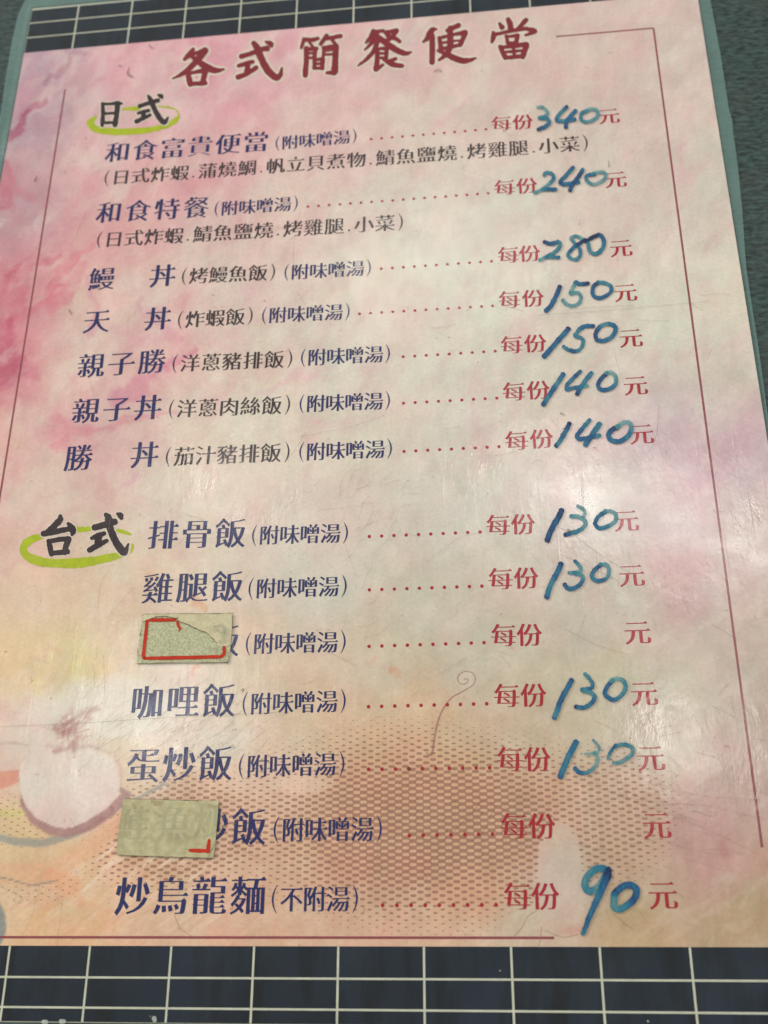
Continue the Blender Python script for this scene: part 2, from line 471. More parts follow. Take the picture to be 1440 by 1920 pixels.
# ------------------------------------------------------------------ the table
tb = MB()
tx0, tx1, ty0, ty1 = -0.62, 0.58, -0.34, 0.62
r = 0.004
for (x0, x1, y0, y1, z0, z1) in ((tx0, tx1, ty0, ty1, -0.028, -r),):
    tb.add([(x0, y0, z0), (x1, y0, z0), (x1, y1, z0), (x0, y1, z0), (x0, y0, z1), (x1, y0, z1), (x1, y1, z1), (x0, y1, z1),
            (x0 + r, y0 + r, 0), (x1 - r, y0 + r, 0), (x1 - r, y1 - r, 0), (x0 + r, y1 - r, 0)],
           [(3, 2, 1, 0), (0, 1, 5, 4), (1, 2, 6, 5), (2, 3, 7, 6), (3, 0, 4, 7), (4, 5, 9, 8), (5, 6, 10, 9), (6, 7, 11, 10), (7, 4, 8, 11), (8, 9, 10, 11)])
table = tb.build('tabletop', M_TABLE)
table['kind'] = 'structure'

# ------------------------------------------------------------------ the menu card
menu = thing('menu_card', 'laminated pink menu card with red title, blue dish names and handwritten prices on dark tabletop', 'menu')
PX0, PX1, PY0, PY1 = -0.6065, 0.284, -0.0558, 1.2075      # the paper
BY0, BY1 = 0.0078, 1.1255                                 # pink field between the two navy bands
ZT = Z_PAGE                                               # top face of the paper
pb = MB(); poly_slab(pb, [(PX0, PY0), (PX1, PY0 + 0.001), (PX1, PY1 - 0.004), (PX0, PY1)], 0.00045, ZT - 0.00005)
pb.build('paper_sheet', M_CREAM, menu)

# pink printed field: print colours, film glare painted in at the upper left, on a fine grid
nx, ny = 560, 700
xs = np.linspace(PX0, PX1, nx); ys = np.linspace(BY0, BY1, ny)
GX, GY = np.meshgrid(xs, ys)
Q = np.stack([GX.ravel(), GY.ravel()], 1)
PP = down_arr(Q); U, V = PP[:, 0], PP[:, 1]
rng = np.random.default_rng(11)
def fbm(u, v, sc, oct_=5, seed=0):
    rg = np.random.default_rng(seed); out = np.zeros_like(u); amp = 1; tot = 0
    for o in range(oct_):
        n_ = 64; G = rg.random((n_, n_)) * 2 - 1
        x = u / sc * 2 ** o + 7.3 * o; y = v / sc * 2 ** o + 3.1 * o
        xi = np.floor(x).astype(int); yi = np.floor(y).astype(int); fx = x - xi; fy = y - yi
        fx = fx * fx * (3 - 2 * fx); fy = fy * fy * (3 - 2 * fy)
        a = G[yi % n_, xi % n_]; b = G[yi % n_, (xi + 1) % n_]; c = G[(yi + 1) % n_, xi % n_]; d = G[(yi + 1) % n_, (xi + 1) % n_]
        out += amp * ((a * (1 - fx) + b * fx) * (1 - fy) + (c * (1 - fx) + d * fx) * fy); tot += amp; amp *= 0.55
    return out / tot
W1 = fbm(U, V, 150, 5, 1); W2 = fbm(U, V, 150, 5, 2); W3n = fbm(U, V, 60, 4, 3); W4 = fbm(U, V, 260, 5, 4)
UW = U + 42 * W1 + 10 * W3n; VW = V + 42 * W2
CTRL = """80 110 184 156 168;60 250 172 142 154;40 400 186 142 152;30 560 198 112 126;20 700 196 96 116;20 850 222 172 162;15 1000 218 180 165
250 110 220 166 174;150 300 216 166 170;300 200 219 172 176;500 60 222 174 180;420 130 216 165 172;700 100 217 180 178;900 100 216 190 180;1150 60 214 190 180;1280 60 210 190 181
600 250 218 185 180;800 250 216 196 183;1100 150 213 193 180;1250 400 212 198 186;1320 300 209 193 181;200 430 216 164 160;350 330 216 172 170;600 400 219 198 185;800 420 215 204 190;1000 420 212 201 187
130 560 218 180 168;250 540 216 180 172;420 560 217 193 182;700 560 220 212 194;900 560 214 207 190;1250 560 214 209 192;1350 540 219 213 194
100 700 222 195 180;250 700 220 176 170;450 720 218 202 184;700 720 215 206 190;1000 700 207 200 184;1350 700 206 192 180;60 850 221 201 181;170 830 214 172 170;400 830 217 202 182;600 850 219 207 189;900 850 213 201 189;1250 850 205 180 186;1400 850 198 170 178
60 930 217 196 179;350 930 215 201 182;600 950 214 199 186;850 950 210 201 189;1100 950 212 197 191;1300 950 209 180 185;1420 1000 196 174 167;60 1100 223 191 166;200 1150 216 192 167;600 1100 208 199 184;850 1150 201 192 175;1150 1150 196 182 168;1300 1100 197 166 163;1420 1200 190 170 156
60 1250 226 196 152;150 1220 223 201 152;200 1300 221 206 182;320 1300 221 202 187;500 1240 215 191 166;700 1250 205 189 167;900 1250 196 184 163;1100 1280 195 181 157;1300 1300 195 181 162;1420 1350 187 168 154
100 1350 225 209 192;250 1350 223 211 197;400 1370 219 202 183;600 1350 213 184 154;800 1350 205 176 142;1000 1380 198 176 150;1250 1400 199 182 164;1400 1450 192 163 154
20 1430 221 190 176;130 1450 216 191 183;250 1430 219 192 162;550 1470 224 192 170;400 1500 224 188 160;50 1540 219 192 142;30 1600 216 180 140;150 1680 222 184 142;100 1720 220 176 132;300 1720 218 176 146;500 1720 214 172 144;700 1700 212 168 142;900 1650 210 168 136;1050 1650 200 180 166
1200 1600 192 162 138;1350 1550 188 150 142;1400 1700 182 154 120;1200 1740 188 160 122;600 1600 222 178 150;800 1550 216 172 142;850 1450 216 174 138;1350 1620 188 152 138;700 1450 214 170 134;1000 1500 206 168 142;1000 1740 204 180 158;220 1600 226 184 150"""
cp = np.array([[float(t) for t in s.split()] for ln in CTRL.split('\n') for s in ln.split(';')])
num = np.zeros((len(U), 3)); den = np.zeros(len(U))
for r_ in cp:
    d2 = (UW - r_[0]) ** 2 + (VW - r_[1]) ** 2
    w_ = 1.0 / (d2 + 45 ** 2) ** 1.8
    num += w_[:, None] * r_[2:]; den += w_
COL = num / den[:, None]
def seg_dist(u, v, P):
    best = np.full(len(u), 1e9); par = np.zeros(len(u)); n = len(P) - 1
    for i in range(n):
        a = np.array(P[i][:2], float); b = np.array(P[i + 1][:2], float); ab = b - a
        t = np.clip(((u - a[0]) * ab[0] + (v - a[1]) * ab[1]) / (ab @ ab + 1e-9), 0, 1)
        d = np.hypot(u - a[0] - t * ab[0], v - a[1] - t * ab[1])
        w = (P[i][2] * (1 - t) + P[i + 1][2] * t)
        d = d / np.maximum(w, 0.1)
        k = d < best; best = np.where(k, d, best)
    return best
def sm(x, lo, hi):
    t = np.clip((x - lo) / (hi - lo), 0, 1); return t * t * (3 - 2 * t)
def paint(mask, col, op=1.0):
    global COL
    m_ = (mask * op)[:, None]; COL = COL * (1 - m_) + np.array(col, float) * m_
# marbled rose veins, strong at the upper left and fading to the right
left = sm(-(U + 0.35 * V), -1150, -250)
vein = sm(np.abs(W4 + 0.25 * W1), 0.0, 0.07)
paint((1 - vein) * left, (208, 132, 148), 0.20)
paint(sm(W4 * 0.6 + W1 * 0.6, 0.10, 0.5) * left, (212, 140, 152), 0.30)
paint(sm(-W1, 0.12, 0.5) * (0.25 + 0.6 * left), (228, 208, 192), 0.28)
paint(sm(W2 * 0.6 + W4 * 0.5, 0.10, 0.45) * sm(U, 900, 1150) * sm(-V, -1700, -60), (204, 164, 168), 0.16)
paint(sm(W3n, 0.05, 0.5), (200, 178, 166), 0.08)
paint(sm(-W3n, 0.05, 0.5), (228, 214, 196), 0.08)
# brush streaks of the water colour (x, y, half width)
W5 = fbm(U, V, 34, 4, 8); W6 = fbm(U, V, 34, 4, 15)
US = U + 16 * W1 + 22 * W5; VS = V + 16 * W2 + 22 * W6
for P, c, op in (
    ([(14, 268, 9), (50, 225, 9), (88, 182, 6)], (164, 84, 110), .75),
    ([(92, 148, 8), (120, 128, 8), (146, 100, 5)], (160, 108, 126), .6),
    ([(14, 330, 14), (10, 380, 22)], (182, 96, 112), .6), ([(25, 355, 12), (55, 372, 8)], (196, 120, 134), .5),
    ([(30, 590, 30), (90, 540, 26), (150, 505, 16)], (206, 104, 122), .55),
    ([(20, 520, 16), (70, 490, 14), (110, 475, 8)], (190, 90, 112), .5),
    ([(5, 690, 40), (5, 600, 20)], (186, 78, 104), .6),
    ([(90, 565, 14), (120, 540, 8)], (216, 120, 134), .6),
    ([(130, 500, 10), (170, 465, 8), (190, 450, 4)], (214, 134, 144), .6),
    ([(165, 640, 6), (168, 560, 7), (160, 520, 5)], (216, 150, 164), .55),
    ([(225, 745, 18), (290, 710, 14), (370, 650, 8)], (208, 132, 152), .65),
    ([(92, 810, 26), (150, 800, 10), (330, 772, 5)], (214, 140, 152), .6),
    ([(95, 790, 16), (110, 830, 20)], (216, 134, 146), .55), ([(130, 700, 10), (160, 740, 12)], (220, 160, 160), .4),
    ([(250, 560, 10), (290, 590, 9), (330, 640, 9)], (216, 152, 168), .5),
    ([(470, 740, 7), (520, 712, 10), (620, 690, 6)], (218, 172, 178), .5),
    ([(560, 780, 7), (640, 790, 6)], (220, 178, 182), .35), ([(240, 910, 8), (258, 895, 12)], (222, 160, 178), .5),
    ([(460, 550, 12), (480, 530, 10)], (220, 172, 182), .4), ([(820, 235, 8), (850, 205, 14), (880, 190, 6)], (222, 172, 182), .4),
    ([(110, 900, 30), (80, 960, 30)], (220, 176, 164), .3),
    ([(200, 620, 5), (260, 640, 9), (330, 600, 6)], (218, 160, 174), .45),
    ([(340, 60, 12), (420, 90, 24), (360, 160, 20)], (212, 146, 160), .4), ([(380, 250, 26), (300, 300, 20)], (214, 154, 162), .35),
    ([(150, 220, 14), (200, 300, 18), (160, 360, 14)], (214, 150, 156), .4), ([(240, 330, 30), (270, 300, 18)], (214, 140, 150), .45),
    ([(350, 350, 18), (420, 320, 14)], (214, 144, 156), .35),
    ([(1320, 900, 40), (1380, 860, 40), (1290, 860, 26)], (198, 160, 172), .2), ([(1260, 1080, 36), (1330, 1060, 24)], (198, 152, 152), .4),
    ([(1280, 330, 14), (1290, 222, 10)], (214, 180, 180), .5), ([(880, 690, 8), (910, 870, 16)], (212, 176, 182), .3),
    ([(960, 640, 8), (990, 590, 12)], (216, 182, 184), .35), ([(1380, 1000, 30), (1420, 1100, 30)], (186, 156, 150), .3),
    ([(370, 1125, 14), (385, 1135, 10)], (214, 164, 128), .7), ([(280, 1072, 10), (300, 1085, 7)], (216, 176, 140), .6),
    ([(375, 1250, 8), (358, 1268, 5)], (216, 158, 120), .6), ([(729, 1260, 5), (734, 1261, 5)], (212, 150, 122), .7),
    ([(960, 1214, 6), (970, 1216, 4)], (206, 160, 130), .5), ([(690, 1235, 5), (712, 1240, 7)], (208, 164, 138), .5),
    ([(150, 1260, 40), (80, 1280, 30)], (226, 202, 140), .45), ([(1150, 1260, 50)] * 2, (192, 182, 146), .3),
    ([(1350, 1600, 40), (1280, 1560, 40)], (190, 142, 138), .35), ([(1350, 1590, 10), (1360, 1600, 10)], (170, 110, 106), .35),
):
    paint((1 - sm(seg_dist(US, VS, P) + 0.75 * W5, 0.45, 1.4)) * np.clip(0.85 + 0.7 * W5, 0, 1.1), c, np.minimum(op * 1.1, .85))
mb1 = fbm(U * 1.0 + V * 0.8, (V - U) / 2.4, 46, 5, 71); mb2 = fbm(U * 0.9 + V * 1.2 + 30 * W5, (V - U * .8) / 3.0, 30, 4, 72)
upper = sm(-V, -1150, -700)
paint(sm(mb1, .06, .32) * upper * (0.45 + 0.55 * left), (208, 138, 150), .22)
paint(sm(-mb1, .06, .32) * upper, (228, 212, 200), .26)
paint(sm(mb2, .12, .4) * upper, (216, 162, 168), .12)
paint(sm(-mb2, .12, .4), (222, 212, 196), .16)
# dots coverage of the halftone
D = np.zeros(len(U))
cov = 0.78 * (1 - sm(np.hypot((U - 800) / 450, (V - 1548) / 212) + 0.10 * W1, 0.30, 1.10))
cov = np.maximum(cov, 0.62 * (1 - sm(np.hypot((U - 330) / 230, (V - 1560) / 130) + 0.2 * W3n, 0.5, 1.1)))
cov = np.maximum(cov, 0.5 * (1 - sm(np.hypot((U - 1130) / 160, (V - 1530) / 150), 0.4, 1.1)))
cov *= 1 - 0.8 * (1 - sm(np.hypot((U - 560) / 70, (V - 1472) / 22) + 0.3 * W3n, 0.5, 1.0))
cov *= 1 - (1 - sm(np.hypot((U - 1050) / 48, (V - 1650) / 118) + 0.12 * W3n, 0.85, 1.02))
cov *= 1 - (1 - sm(np.hypot((U - 990) / 60, (V - 1750) / 60), 0.7, 1.05))
cov *= sm(U + 0.65 * (V - 1480), 205, 300)          # left slanting limit
scr = fbm(U * 0.55 + V * 0.75, V * 0.5 - U * 0.55, 9, 3, 21); scl = fbm(U, V, 90, 3, 22)
scrape = sm(fbm((U + V * 1.15) / 1.0, (V - U * 0.9) / 9.0, 12, 3, 31) , 0.16, 0.34) * (1 - sm(np.hypot((U - 240) / 190, (V - 1640) / 110), 0.5, 1.1))
cov *= 1 - 0.9 * scrape
# small fine dots in the yellow at the lower left
cov = np.maximum(cov, 0.16 * (1 - sm(np.hypot((U - 30) / 120, (V - 1540) / 60), 0.6, 1.1)))
cov = np.maximum(cov, 0.14 * (1 - sm(np.hypot((U - 80) / 90, (V - 1660) / 40), 0.6, 1.1)))
paint(scrape, (232, 210, 190), 0.55)
# brown warmth under the dense net
paint(cov, (200, 152, 120), 0.6)
paint(1 - sm(np.hypot((U - 690) / 170, (V - 1640) / 70), 0.2, 1.1), (210, 140, 120), 0.18)
# lower left illustration: orange sashes, blue-grey bands, pale petal with its mauve rim

def band(P, c, op=1.0, soft=0.10):
    d = seg_dist(U + 2.5 * W3n, V + 2.5 * W3n, P); k = 1 - sm(d, 1 - soft, 1 + soft); paint(k, c, op); return k
k = band([(-30, 1636, 20), (60, 1640, 22), (120, 1622, 20), (190, 1570, 17), (240, 1525, 12), (270, 1500, 4)], (222, 168, 130), .55, .4); cov *= 1 - k * .8
k = band([(95, 1640, 14), (130, 1660, 20), (150, 1690, 10)], (226, 160, 120), .55, .4)
k = band([(-20, 1468, 18), (10, 1462, 16), (45, 1452, 10)], (214, 142, 116), .75, .2)
k = band([(-20, 1522, 9), (30, 1526, 7), (60, 1520, 4)], (206, 190, 120), .7, .4)
k = band([(-20, 1567, 6), (30, 1578, 7.5), (80, 1580, 7.5), (140, 1562, 7), (190, 1532, 5), (235, 1505, 4), (268, 1492, 3), (310, 1470, 4)], (146, 144, 138), .75, .4); cov *= 1 - k
k = band([(-20, 1640, 1.4), (20, 1650, 1.4), (60, 1660, 1.5), (104, 1652, 1.6)], (140, 132, 118), .8, .5)
k = band([(-10, 1655, .8), (12, 1668, .8), (32, 1676, .8), (42, 1686, .8), (36, 1694, .8), (26, 1688, .8), (30, 1676, .8)], (150, 140, 124), .7, .5)
gc = 1 - sm(np.hypot((U + 14) / 26, (V - 1733) / 46), .93, 1.03); paint(gc, (138, 142, 138), .95)
# white bloom and petal
paint(1 - sm(np.hypot((U - 210) / 170, (V - 1330) / 62) + .35 * W3n + .2 * W1, .55, 1.15), (228, 216, 202), .75)
paint(1 - sm(np.hypot((U - 60) / 70, (V - 1385) / 60) + .35 * W3n, .5, 1.15), (226, 206, 194), .6)
paint(1 - sm(np.hypot((U - 390) / 110, (V - 1395) / 36) + .35 * W3n, .4, 1.15), (226, 210, 196), .55)
pet = [(36, 1440), (38, 1478), (46, 1520), (66, 1548), (100, 1562), (126, 1566), (160, 1552), (196, 1528), (220, 1500), (226, 1460), (214, 1420), (170, 1398), (110, 1392), (60, 1400)]
def inside(u, v, P):
    c_ = np.zeros(len(u), bool); n = len(P)
    for i in range(n):
        x0, y0 = P[i]; x1, y1 = P[(i + 1) % n]
        k = ((y0 > v) != (y1 > v)) & (u < (x1 - x0) * (v - y0) / (y1 - y0 + 1e-9) + x0); c_ ^= k
    return c_
near = (U < 300) & (V > 1350) & (V < 1620)
pin = np.zeros(len(U)); 
jit = [(-.6, 0), (.6, 0), (0, .6), (0, -.6)]
for a_, b_ in jit: pin[near] += inside(U[near] + a_ + 2 * W3n[near], V[near] + b_, pet) / 4
paint(pin * sm(V, 1395, 1460), (222, 200, 188), .95); cov *= 1 - pin
k = band([(226, 1478, 3), (236, 1490, 9), (205, 1523, 9), (165, 1548, 9), (126, 1560, 9), (95, 1556, 9), (62, 1538, 7), (44, 1510, 4), (40, 1490, 1)], (162, 118, 114), .85, .35)
cov *= 1 - k
pin2 = np.zeros(len(U)); pet2 = [(36, 1440), (40, 1476), (50, 1512), (72, 1536), (102, 1550), (122, 1554), (126, 1546), (132, 1553), (158, 1540), (190, 1518), (214, 1492), (222, 1458), (210, 1420), (160, 1396), (60, 1400)]
for a_, b_ in jit: pin2[near] += inside(U[near] + a_ + 1.5 * W3n[near], V[near] + b_, pet2) / 4
paint(pin2 * sm(V, 1395, 1460), (224, 204, 192), .95)
paint(pin2 * sm(V, 1470, 1545), (212, 180, 172), .5)
# rusty stamens
for P, op in (([(128, 1352, 15), (130, 1385, 12)], .55), ([(100, 1358, 5), (120, 1370, 9)], .5), ([(150, 1340, 8), (186, 1328, 5)], .35), ([(105, 1408, 4), (128, 1400, 7), (165, 1402, 4)], .5), ([(132, 1405, 3), (140, 1420, 2)], .5), ([(160, 1345, 5), (170, 1352, 7)], .35)):
    paint((1 - sm(seg_dist(U + 12 * W5, V + 12 * W6, P), .1, 1.7)) * np.clip(.7 + 2.2 * fbm(U * .8 + V * 1.1, (V - U) / 5, 9, 3, 61), 0, 1.2).clip(0, 1), (172, 116, 110), min(1, op * 1.25))
rst = np.random.default_rng(17); zone = (U < 300) & (V > 1280) & (V < 1460)
Uz, Vz = U[zone] + 5 * W5[zone], V[zone] + 5 * W6[zone]; acc = np.zeros(zone.sum())
for i in range(34):
    an = rst.normal(-1.1, .75) if i < 22 else rst.uniform(0, 6.28); L0 = rst.uniform(2, 14); L1 = L0 + rst.uniform(14, 44) * (1 if i < 22 else .6)
    x0, y0 = 130 + math.cos(an) * L0, 1378 + math.sin(an) * L0; x1, y1 = 130 + math.cos(an) * L1 * 1.25, 1378 + math.sin(an) * L1
    acc = np.maximum(acc, (1 - sm(seg_dist(Uz, Vz, [(x0, y0, 3.2), ((x0 + x1) / 2 + rst.normal(0, 3), (y0 + y1) / 2, 2.2), (x1, y1, .7)]), .3, 1.5)) * rst.uniform(.3, .8))
mk = np.zeros(len(U)); mk[zone] = acc; paint(mk, (176, 124, 118), .7)
for P in ([(90, 1398, 3), (128, 1406, 5), (170, 1398, 3), (205, 1412, 2)], [(0, 1394, 2), (30, 1392, 2), (52, 1398, 1.5)], [(214, 1416, 2.5), (226, 1440, 2), (228, 1470, 1.5)], [(150, 1455, 1), (190, 1463, 1)], [(60, 1450, 1), (74, 1452, 1)]):
    paint(1 - sm(seg_dist(U + 4 * W5, V + 4 * W6, P), .2, 2.0), (190, 150, 144), .4)
paint(pin2 * sm(U, 150, 225) * sm(V, 1400, 1480), (206, 176, 168), .4)
paint(pin2 * sm(-W4, .05, .3), (232, 218, 208), .4)
# dry-brush strokes running up to the right
ds = fbm((U * 0.75 + V) / 1.0, (V - U * 1.4) / 26.0, 8, 3, 41)
paint(sm(ds, .1, .4) * (1 - sm(np.hypot((U - 260) / 330, (V - 1690) / 90), .5, 1.1)), (232, 206, 180), .38)
paint(sm(-ds, .1, .4) * (1 - sm(np.hypot((U - 260) / 330, (V - 1690) / 90), .5, 1.1)), (214, 156, 122), .22)
ds2 = fbm((U * 1.0 + V * 1.1), (V - U) / 14.0, 10, 3, 43)
paint(sm(ds2, .15, .4) * (1 - sm(np.hypot((U - 360) / 260, (V - 1370) / 60), .5, 1.1)), (206, 186, 168), .5)
# pale blossom beside the price column and its vein lines
paint(1 - sm(np.hypot((U - 1050) / 50, (V - 1650) / 120) + .12 * W3n, .85, 1.03), (204, 182, 168), .32)
paint(1 - sm(np.hypot((U - 1075) / 40, (V - 1745) / 14), .3, 1.1), (206, 140, 130), .4)
# long curl
curl = [(811, 1410, 4.5), (818, 1365, 2.6), (828, 1335, 2.0), (845, 1310, 1.5), (870, 1295, 1.2), (888, 1283, 1.1), (891, 1270, 1.0), (884, 1261, .9), (872, 1259, .9), (862, 1264, .9), (858, 1274, .9), (864, 1282, .9), (873, 1282, .9), (878, 1276, .9), (875, 1272, .9), (871, 1274, .9)]
veins = [[(960, 1760, 1), (978, 1740, 1), (990, 1718, 1), (1006, 1708, 1)], [(1010, 1774, 1.1), (1013, 1760, 1.1), (1016, 1738, 1.1)],
         [(1022, 1744, .8), (1044, 1754, .9), (1062, 1757, .9), (1084, 1752, .9)], [(326, 1712, .9), (338, 1740, .9), (360, 1756, .9)],
         [(820, 1585, .8), (860, 1550, .8), (905, 1500, 1)], [(925, 1520, .9), (905, 1560, .9), (880, 1580, .7)]]
COL = COL + 6.0 * fbm(U, V, 70, 4, 51)[:, None] * np.array([1.2, -0.5, -0.2]) + 7.0 * fbm(U, V, 26, 4, 52)[:, None] * np.array([1.0, 1.0, 1.0]) + 5.0 * fbm(U * 1.6, V * 0.5, 22, 4, 53)[:, None]
COL = np.clip(COL, 0, 255)
lc = lin_arr(COL) * AL
me = bpy.data.meshes.new('printed_field')
vv = np.concatenate([Q * S, np.full((len(Q), 1), ZT)], 1)
ii = np.arange(nx * ny).reshape(ny, nx)
F = np.stack([ii[:-1, :-1], ii[:-1, 1:], ii[1:, 1:], ii[1:, :-1]], -1).reshape(-1, 4)
me.vertices.add(len(vv)); me.vertices.foreach_set('co', vv.astype(np.float32).ravel())
me.loops.add(F.size); me.loops.foreach_set('vertex_index', F.astype(np.int32).ravel())
me.polygons.add(len(F)); me.polygons.foreach_set('loop_start', np.arange(0, F.size, 4, dtype=np.int32))
me.update(calc_edges=True)
at = me.attributes.new('ink', 'FLOAT_COLOR', 'POINT')
at.data.foreach_set('color', np.concatenate([lc, np.ones((len(lc), 1))], 1).astype(np.float32).ravel())
at = me.attributes.new('dots', 'FLOAT', 'POINT'); at.data.foreach_set('value', np.clip(cov, 0, 1).astype(np.float32))
me.materials.append(M_PAGE)
fld = bpy.data.objects.new('printed_field', me); C.objects.link(fld); fld.parent = menu

# navy bands with cream rules
def rect(mb, x0, y0, x1, y1, z): mb.add(W3([(x0, y0), (x1, y0), (x1, y1), (x0, y1)], z), [(0, 1, 2, 3)])
for lab, y0, y1, hs in (('lower navy band ruled with cream lines', PY0 + 0.0008, BY0, (-0.0186, -0.0434)),
                        ('upper navy band ruled with cream lines', BY1, PY1 - 0.003, (1.1530, 1.1800))):
    b = MB(); rect(b, PX0 + .0005, y0, PX1 - .0005, y1, ZT - 0.00002); band_o = b.build('navy_band', M_NAVY, menu, lab)
    lw = 0.00122
    l = MB()
    for h in hs: rect(l, PX0 + .0005, h - lw * .72, PX1 - .0005, h + lw * .72, ZT + 0.00002)
    l.build('cream_rule', M_CREAM, band_o)
    for k in range(-7, 4):
        x = k * 0.0766 + (-0.0025 if y0 > .5 else 0.0)
        if x < PX0 + .004 or x > PX1 - .004: continue
        l = MB(); rect(l, x - lw * .8, y0 + .0002, x + lw * .8, y1 - .0002, ZT + 0.00003); l.build('cream_rule', M_CREAM, band_o)

M_CURL = m_ink('faded_mauve_print', lin((176, 116, 116)), 0.08, alpha=0.45)
cb = MB(); ribbon(cb, [(x, y, min(w_, 2.6) * 1.35 + .9) for x, y, w_ in curl], ZT + 0.00003, per=6); cb.build('curl_print', M_CURL, menu, 'long thin mauve curl drawn above the halftone')
for P in veins:
    cb = MB(); ribbon(cb, [(x, y, w_ * 1.4) for x, y, w_ in P], ZT + 0.00003, per=5); cb.build('vein_print', M_CURL, menu)
# maroon frame lines
ZP = ZT + 0.00003
FL, FR, FT, FB = -0.5394, 0.2247, 1.0712, 0.0150
def frame_line(x0, y0, x1, y1, w=0.0011):
    b = MB()
    if abs(x1 - x0) > abs(y1 - y0): rect(b, min(x0, x1), y0 - w, max(x0, x1), y0 + w, ZP)
    else: rect(b, x0 - w, min(y0, y1), x0 + w, max(y0, y1), ZP + 0.00001)
    b.build('frame_line', M_LINE, menu)
frame_line(FL, 1.0535, FL, FB); frame_line(FL, FB, up(1039, 1757)[0], FB)
frame_line(up(1043, 68)[0], FT, FR, FT); frame_line(FR, FT, FR, up(1429, 1589)[1])

# ------------------------------------------------------------------ printed rows
ZG = ZT + 0.00005
K = lambda y: (y + 3655)            # horizontal size of a layout unit grows with this
def emu(k, y): return k * K(y) / (np.linalg.norm(up(800, y) - up(700, y)) and (100 / np.linalg.norm(up(800, y) - up(700, y))))
ROWS = [
 ('和食富貴便當', (221, 285), (480, 266), 'item'), ('(附味噌湯)', (520, 269), (665, 255), 'soup'),
 ('(日式炸蝦.蒲燒鯛.帆立貝煮物.鯖魚鹽燒.烤雞腿.小菜)', (200, 334), (1098, 268), 'note'),
 ('和食特餐', (205, 398), (368, 389), 'item'), ('(附味噌湯)', (406, 392), (555, 381), 'soup'),
 ('(日式炸蝦.鯖魚鹽燒.烤雞腿.小菜)', (186, 450), (751.5, 416.5), 'note'),
 ('鰻', (191, 522.5), None, 'item'), ('丼', (305, 516.5), None, 'item'), ('(烤鰻魚飯)', (345, 518), (512, 510), 'small'), ('(附味噌湯)', (537, 511), (692, 502), 'soup'),
 ('天', (181.5, 602), None, 'item'), ('丼', (296, 597), None, 'item'), ('(炸蝦飯)', (337.5, 600), (470, 592), 'small'), ('(附味噌湯)', (495, 592), (652, 584), 'soup'),
 ('親子勝', (171, 685), (285, 677.5), 'item'), ('(洋蔥豬排飯)', (327.5, 682), (544, 672.5), 'small'), ('(附味噌湯)', (568, 671), (727.5, 663), 'soup'),
 ('親子丼', (161, 769.5), (277.5, 763.5), 'item'), ('(洋蔥肉絲飯)', (321, 767), (540, 758.5), 'small'), ('(附味噌湯)', (565.5, 757.5), (727.5, 751), 'soup'),
 ('勝', (147.5, 858), None, 'item'), ('丼', (271.5, 852), None, 'item'), ('(茄汁豬排飯)', (315, 856.5), (539, 847.5), 'small'), ('(附味噌湯)', (565, 847.5), (731, 841), 'soup'),
 ('排骨飯', (306, 1002.5), (432.5, 999), 'item'), ('(附味噌湯)', (476.5, 1004), (648.5, 999), 'soup'),
 ('雞腿飯', (296, 1102.5), (426.5, 1098.5), 'item'), ('(附味噌湯)', (470, 1104), (646, 1098.5), 'soup'),
 ('飯', (419, 1201), None, 'item'), ('(附味噌湯)', (465, 1207.5), (644, 1203), 'soup'),
 ('咖哩飯', (276, 1316), (411, 1312.5), 'item'), ('(附味噌湯)', (459, 1320), (644, 1314), 'soup'),
 ('蛋炒飯', (269, 1434), (404.5, 1430.5), 'item'), ('(附味噌湯)', (452, 1437), (641.5, 1432), 'soup'),
 ('鮭魚炒飯', (258, 1549), (467, 1549), 'item'), ('(附味噌湯)', (517.5, 1556), (711.5, 1554), 'soup'),
 ('炒烏龍麵', (249, 1679), (465, 1678.5), 'item'), ('(不附湯)', (514, 1686), (666.5, 1685), 'soup'),
]
STY = {'item': (.0128, 'bold', M_BLUE, 'dish_name'), 'soup': (.0085, 'book', M_BLUE, 'side_note'),
       'note': (.0094, 'book', M_BROWN, 'ingredient_note'), 'small': (.0091, 'book', M_BROWN, 'ingredient_note')}
def hscale(y): return 100.0 / np.linalg.norm(up(800, y) - up(700, y))      # px per layout unit across
for tx, p0, p1, st in ROWS:
    k, wt, mt_, nm = STY[st]
    if p1 is None: p1 = p0
    ym = (p0[1] + p1[1]) / 2
    if st == 'item' and p0[1] > 900: k = .0132
    b = MB(); run(b, tx, p0, p1, k * K(ym) / hscale(ym), wt, ZG, 1.09 if st == 'soup' else 1.06); b.build(nm, mt_, menu)

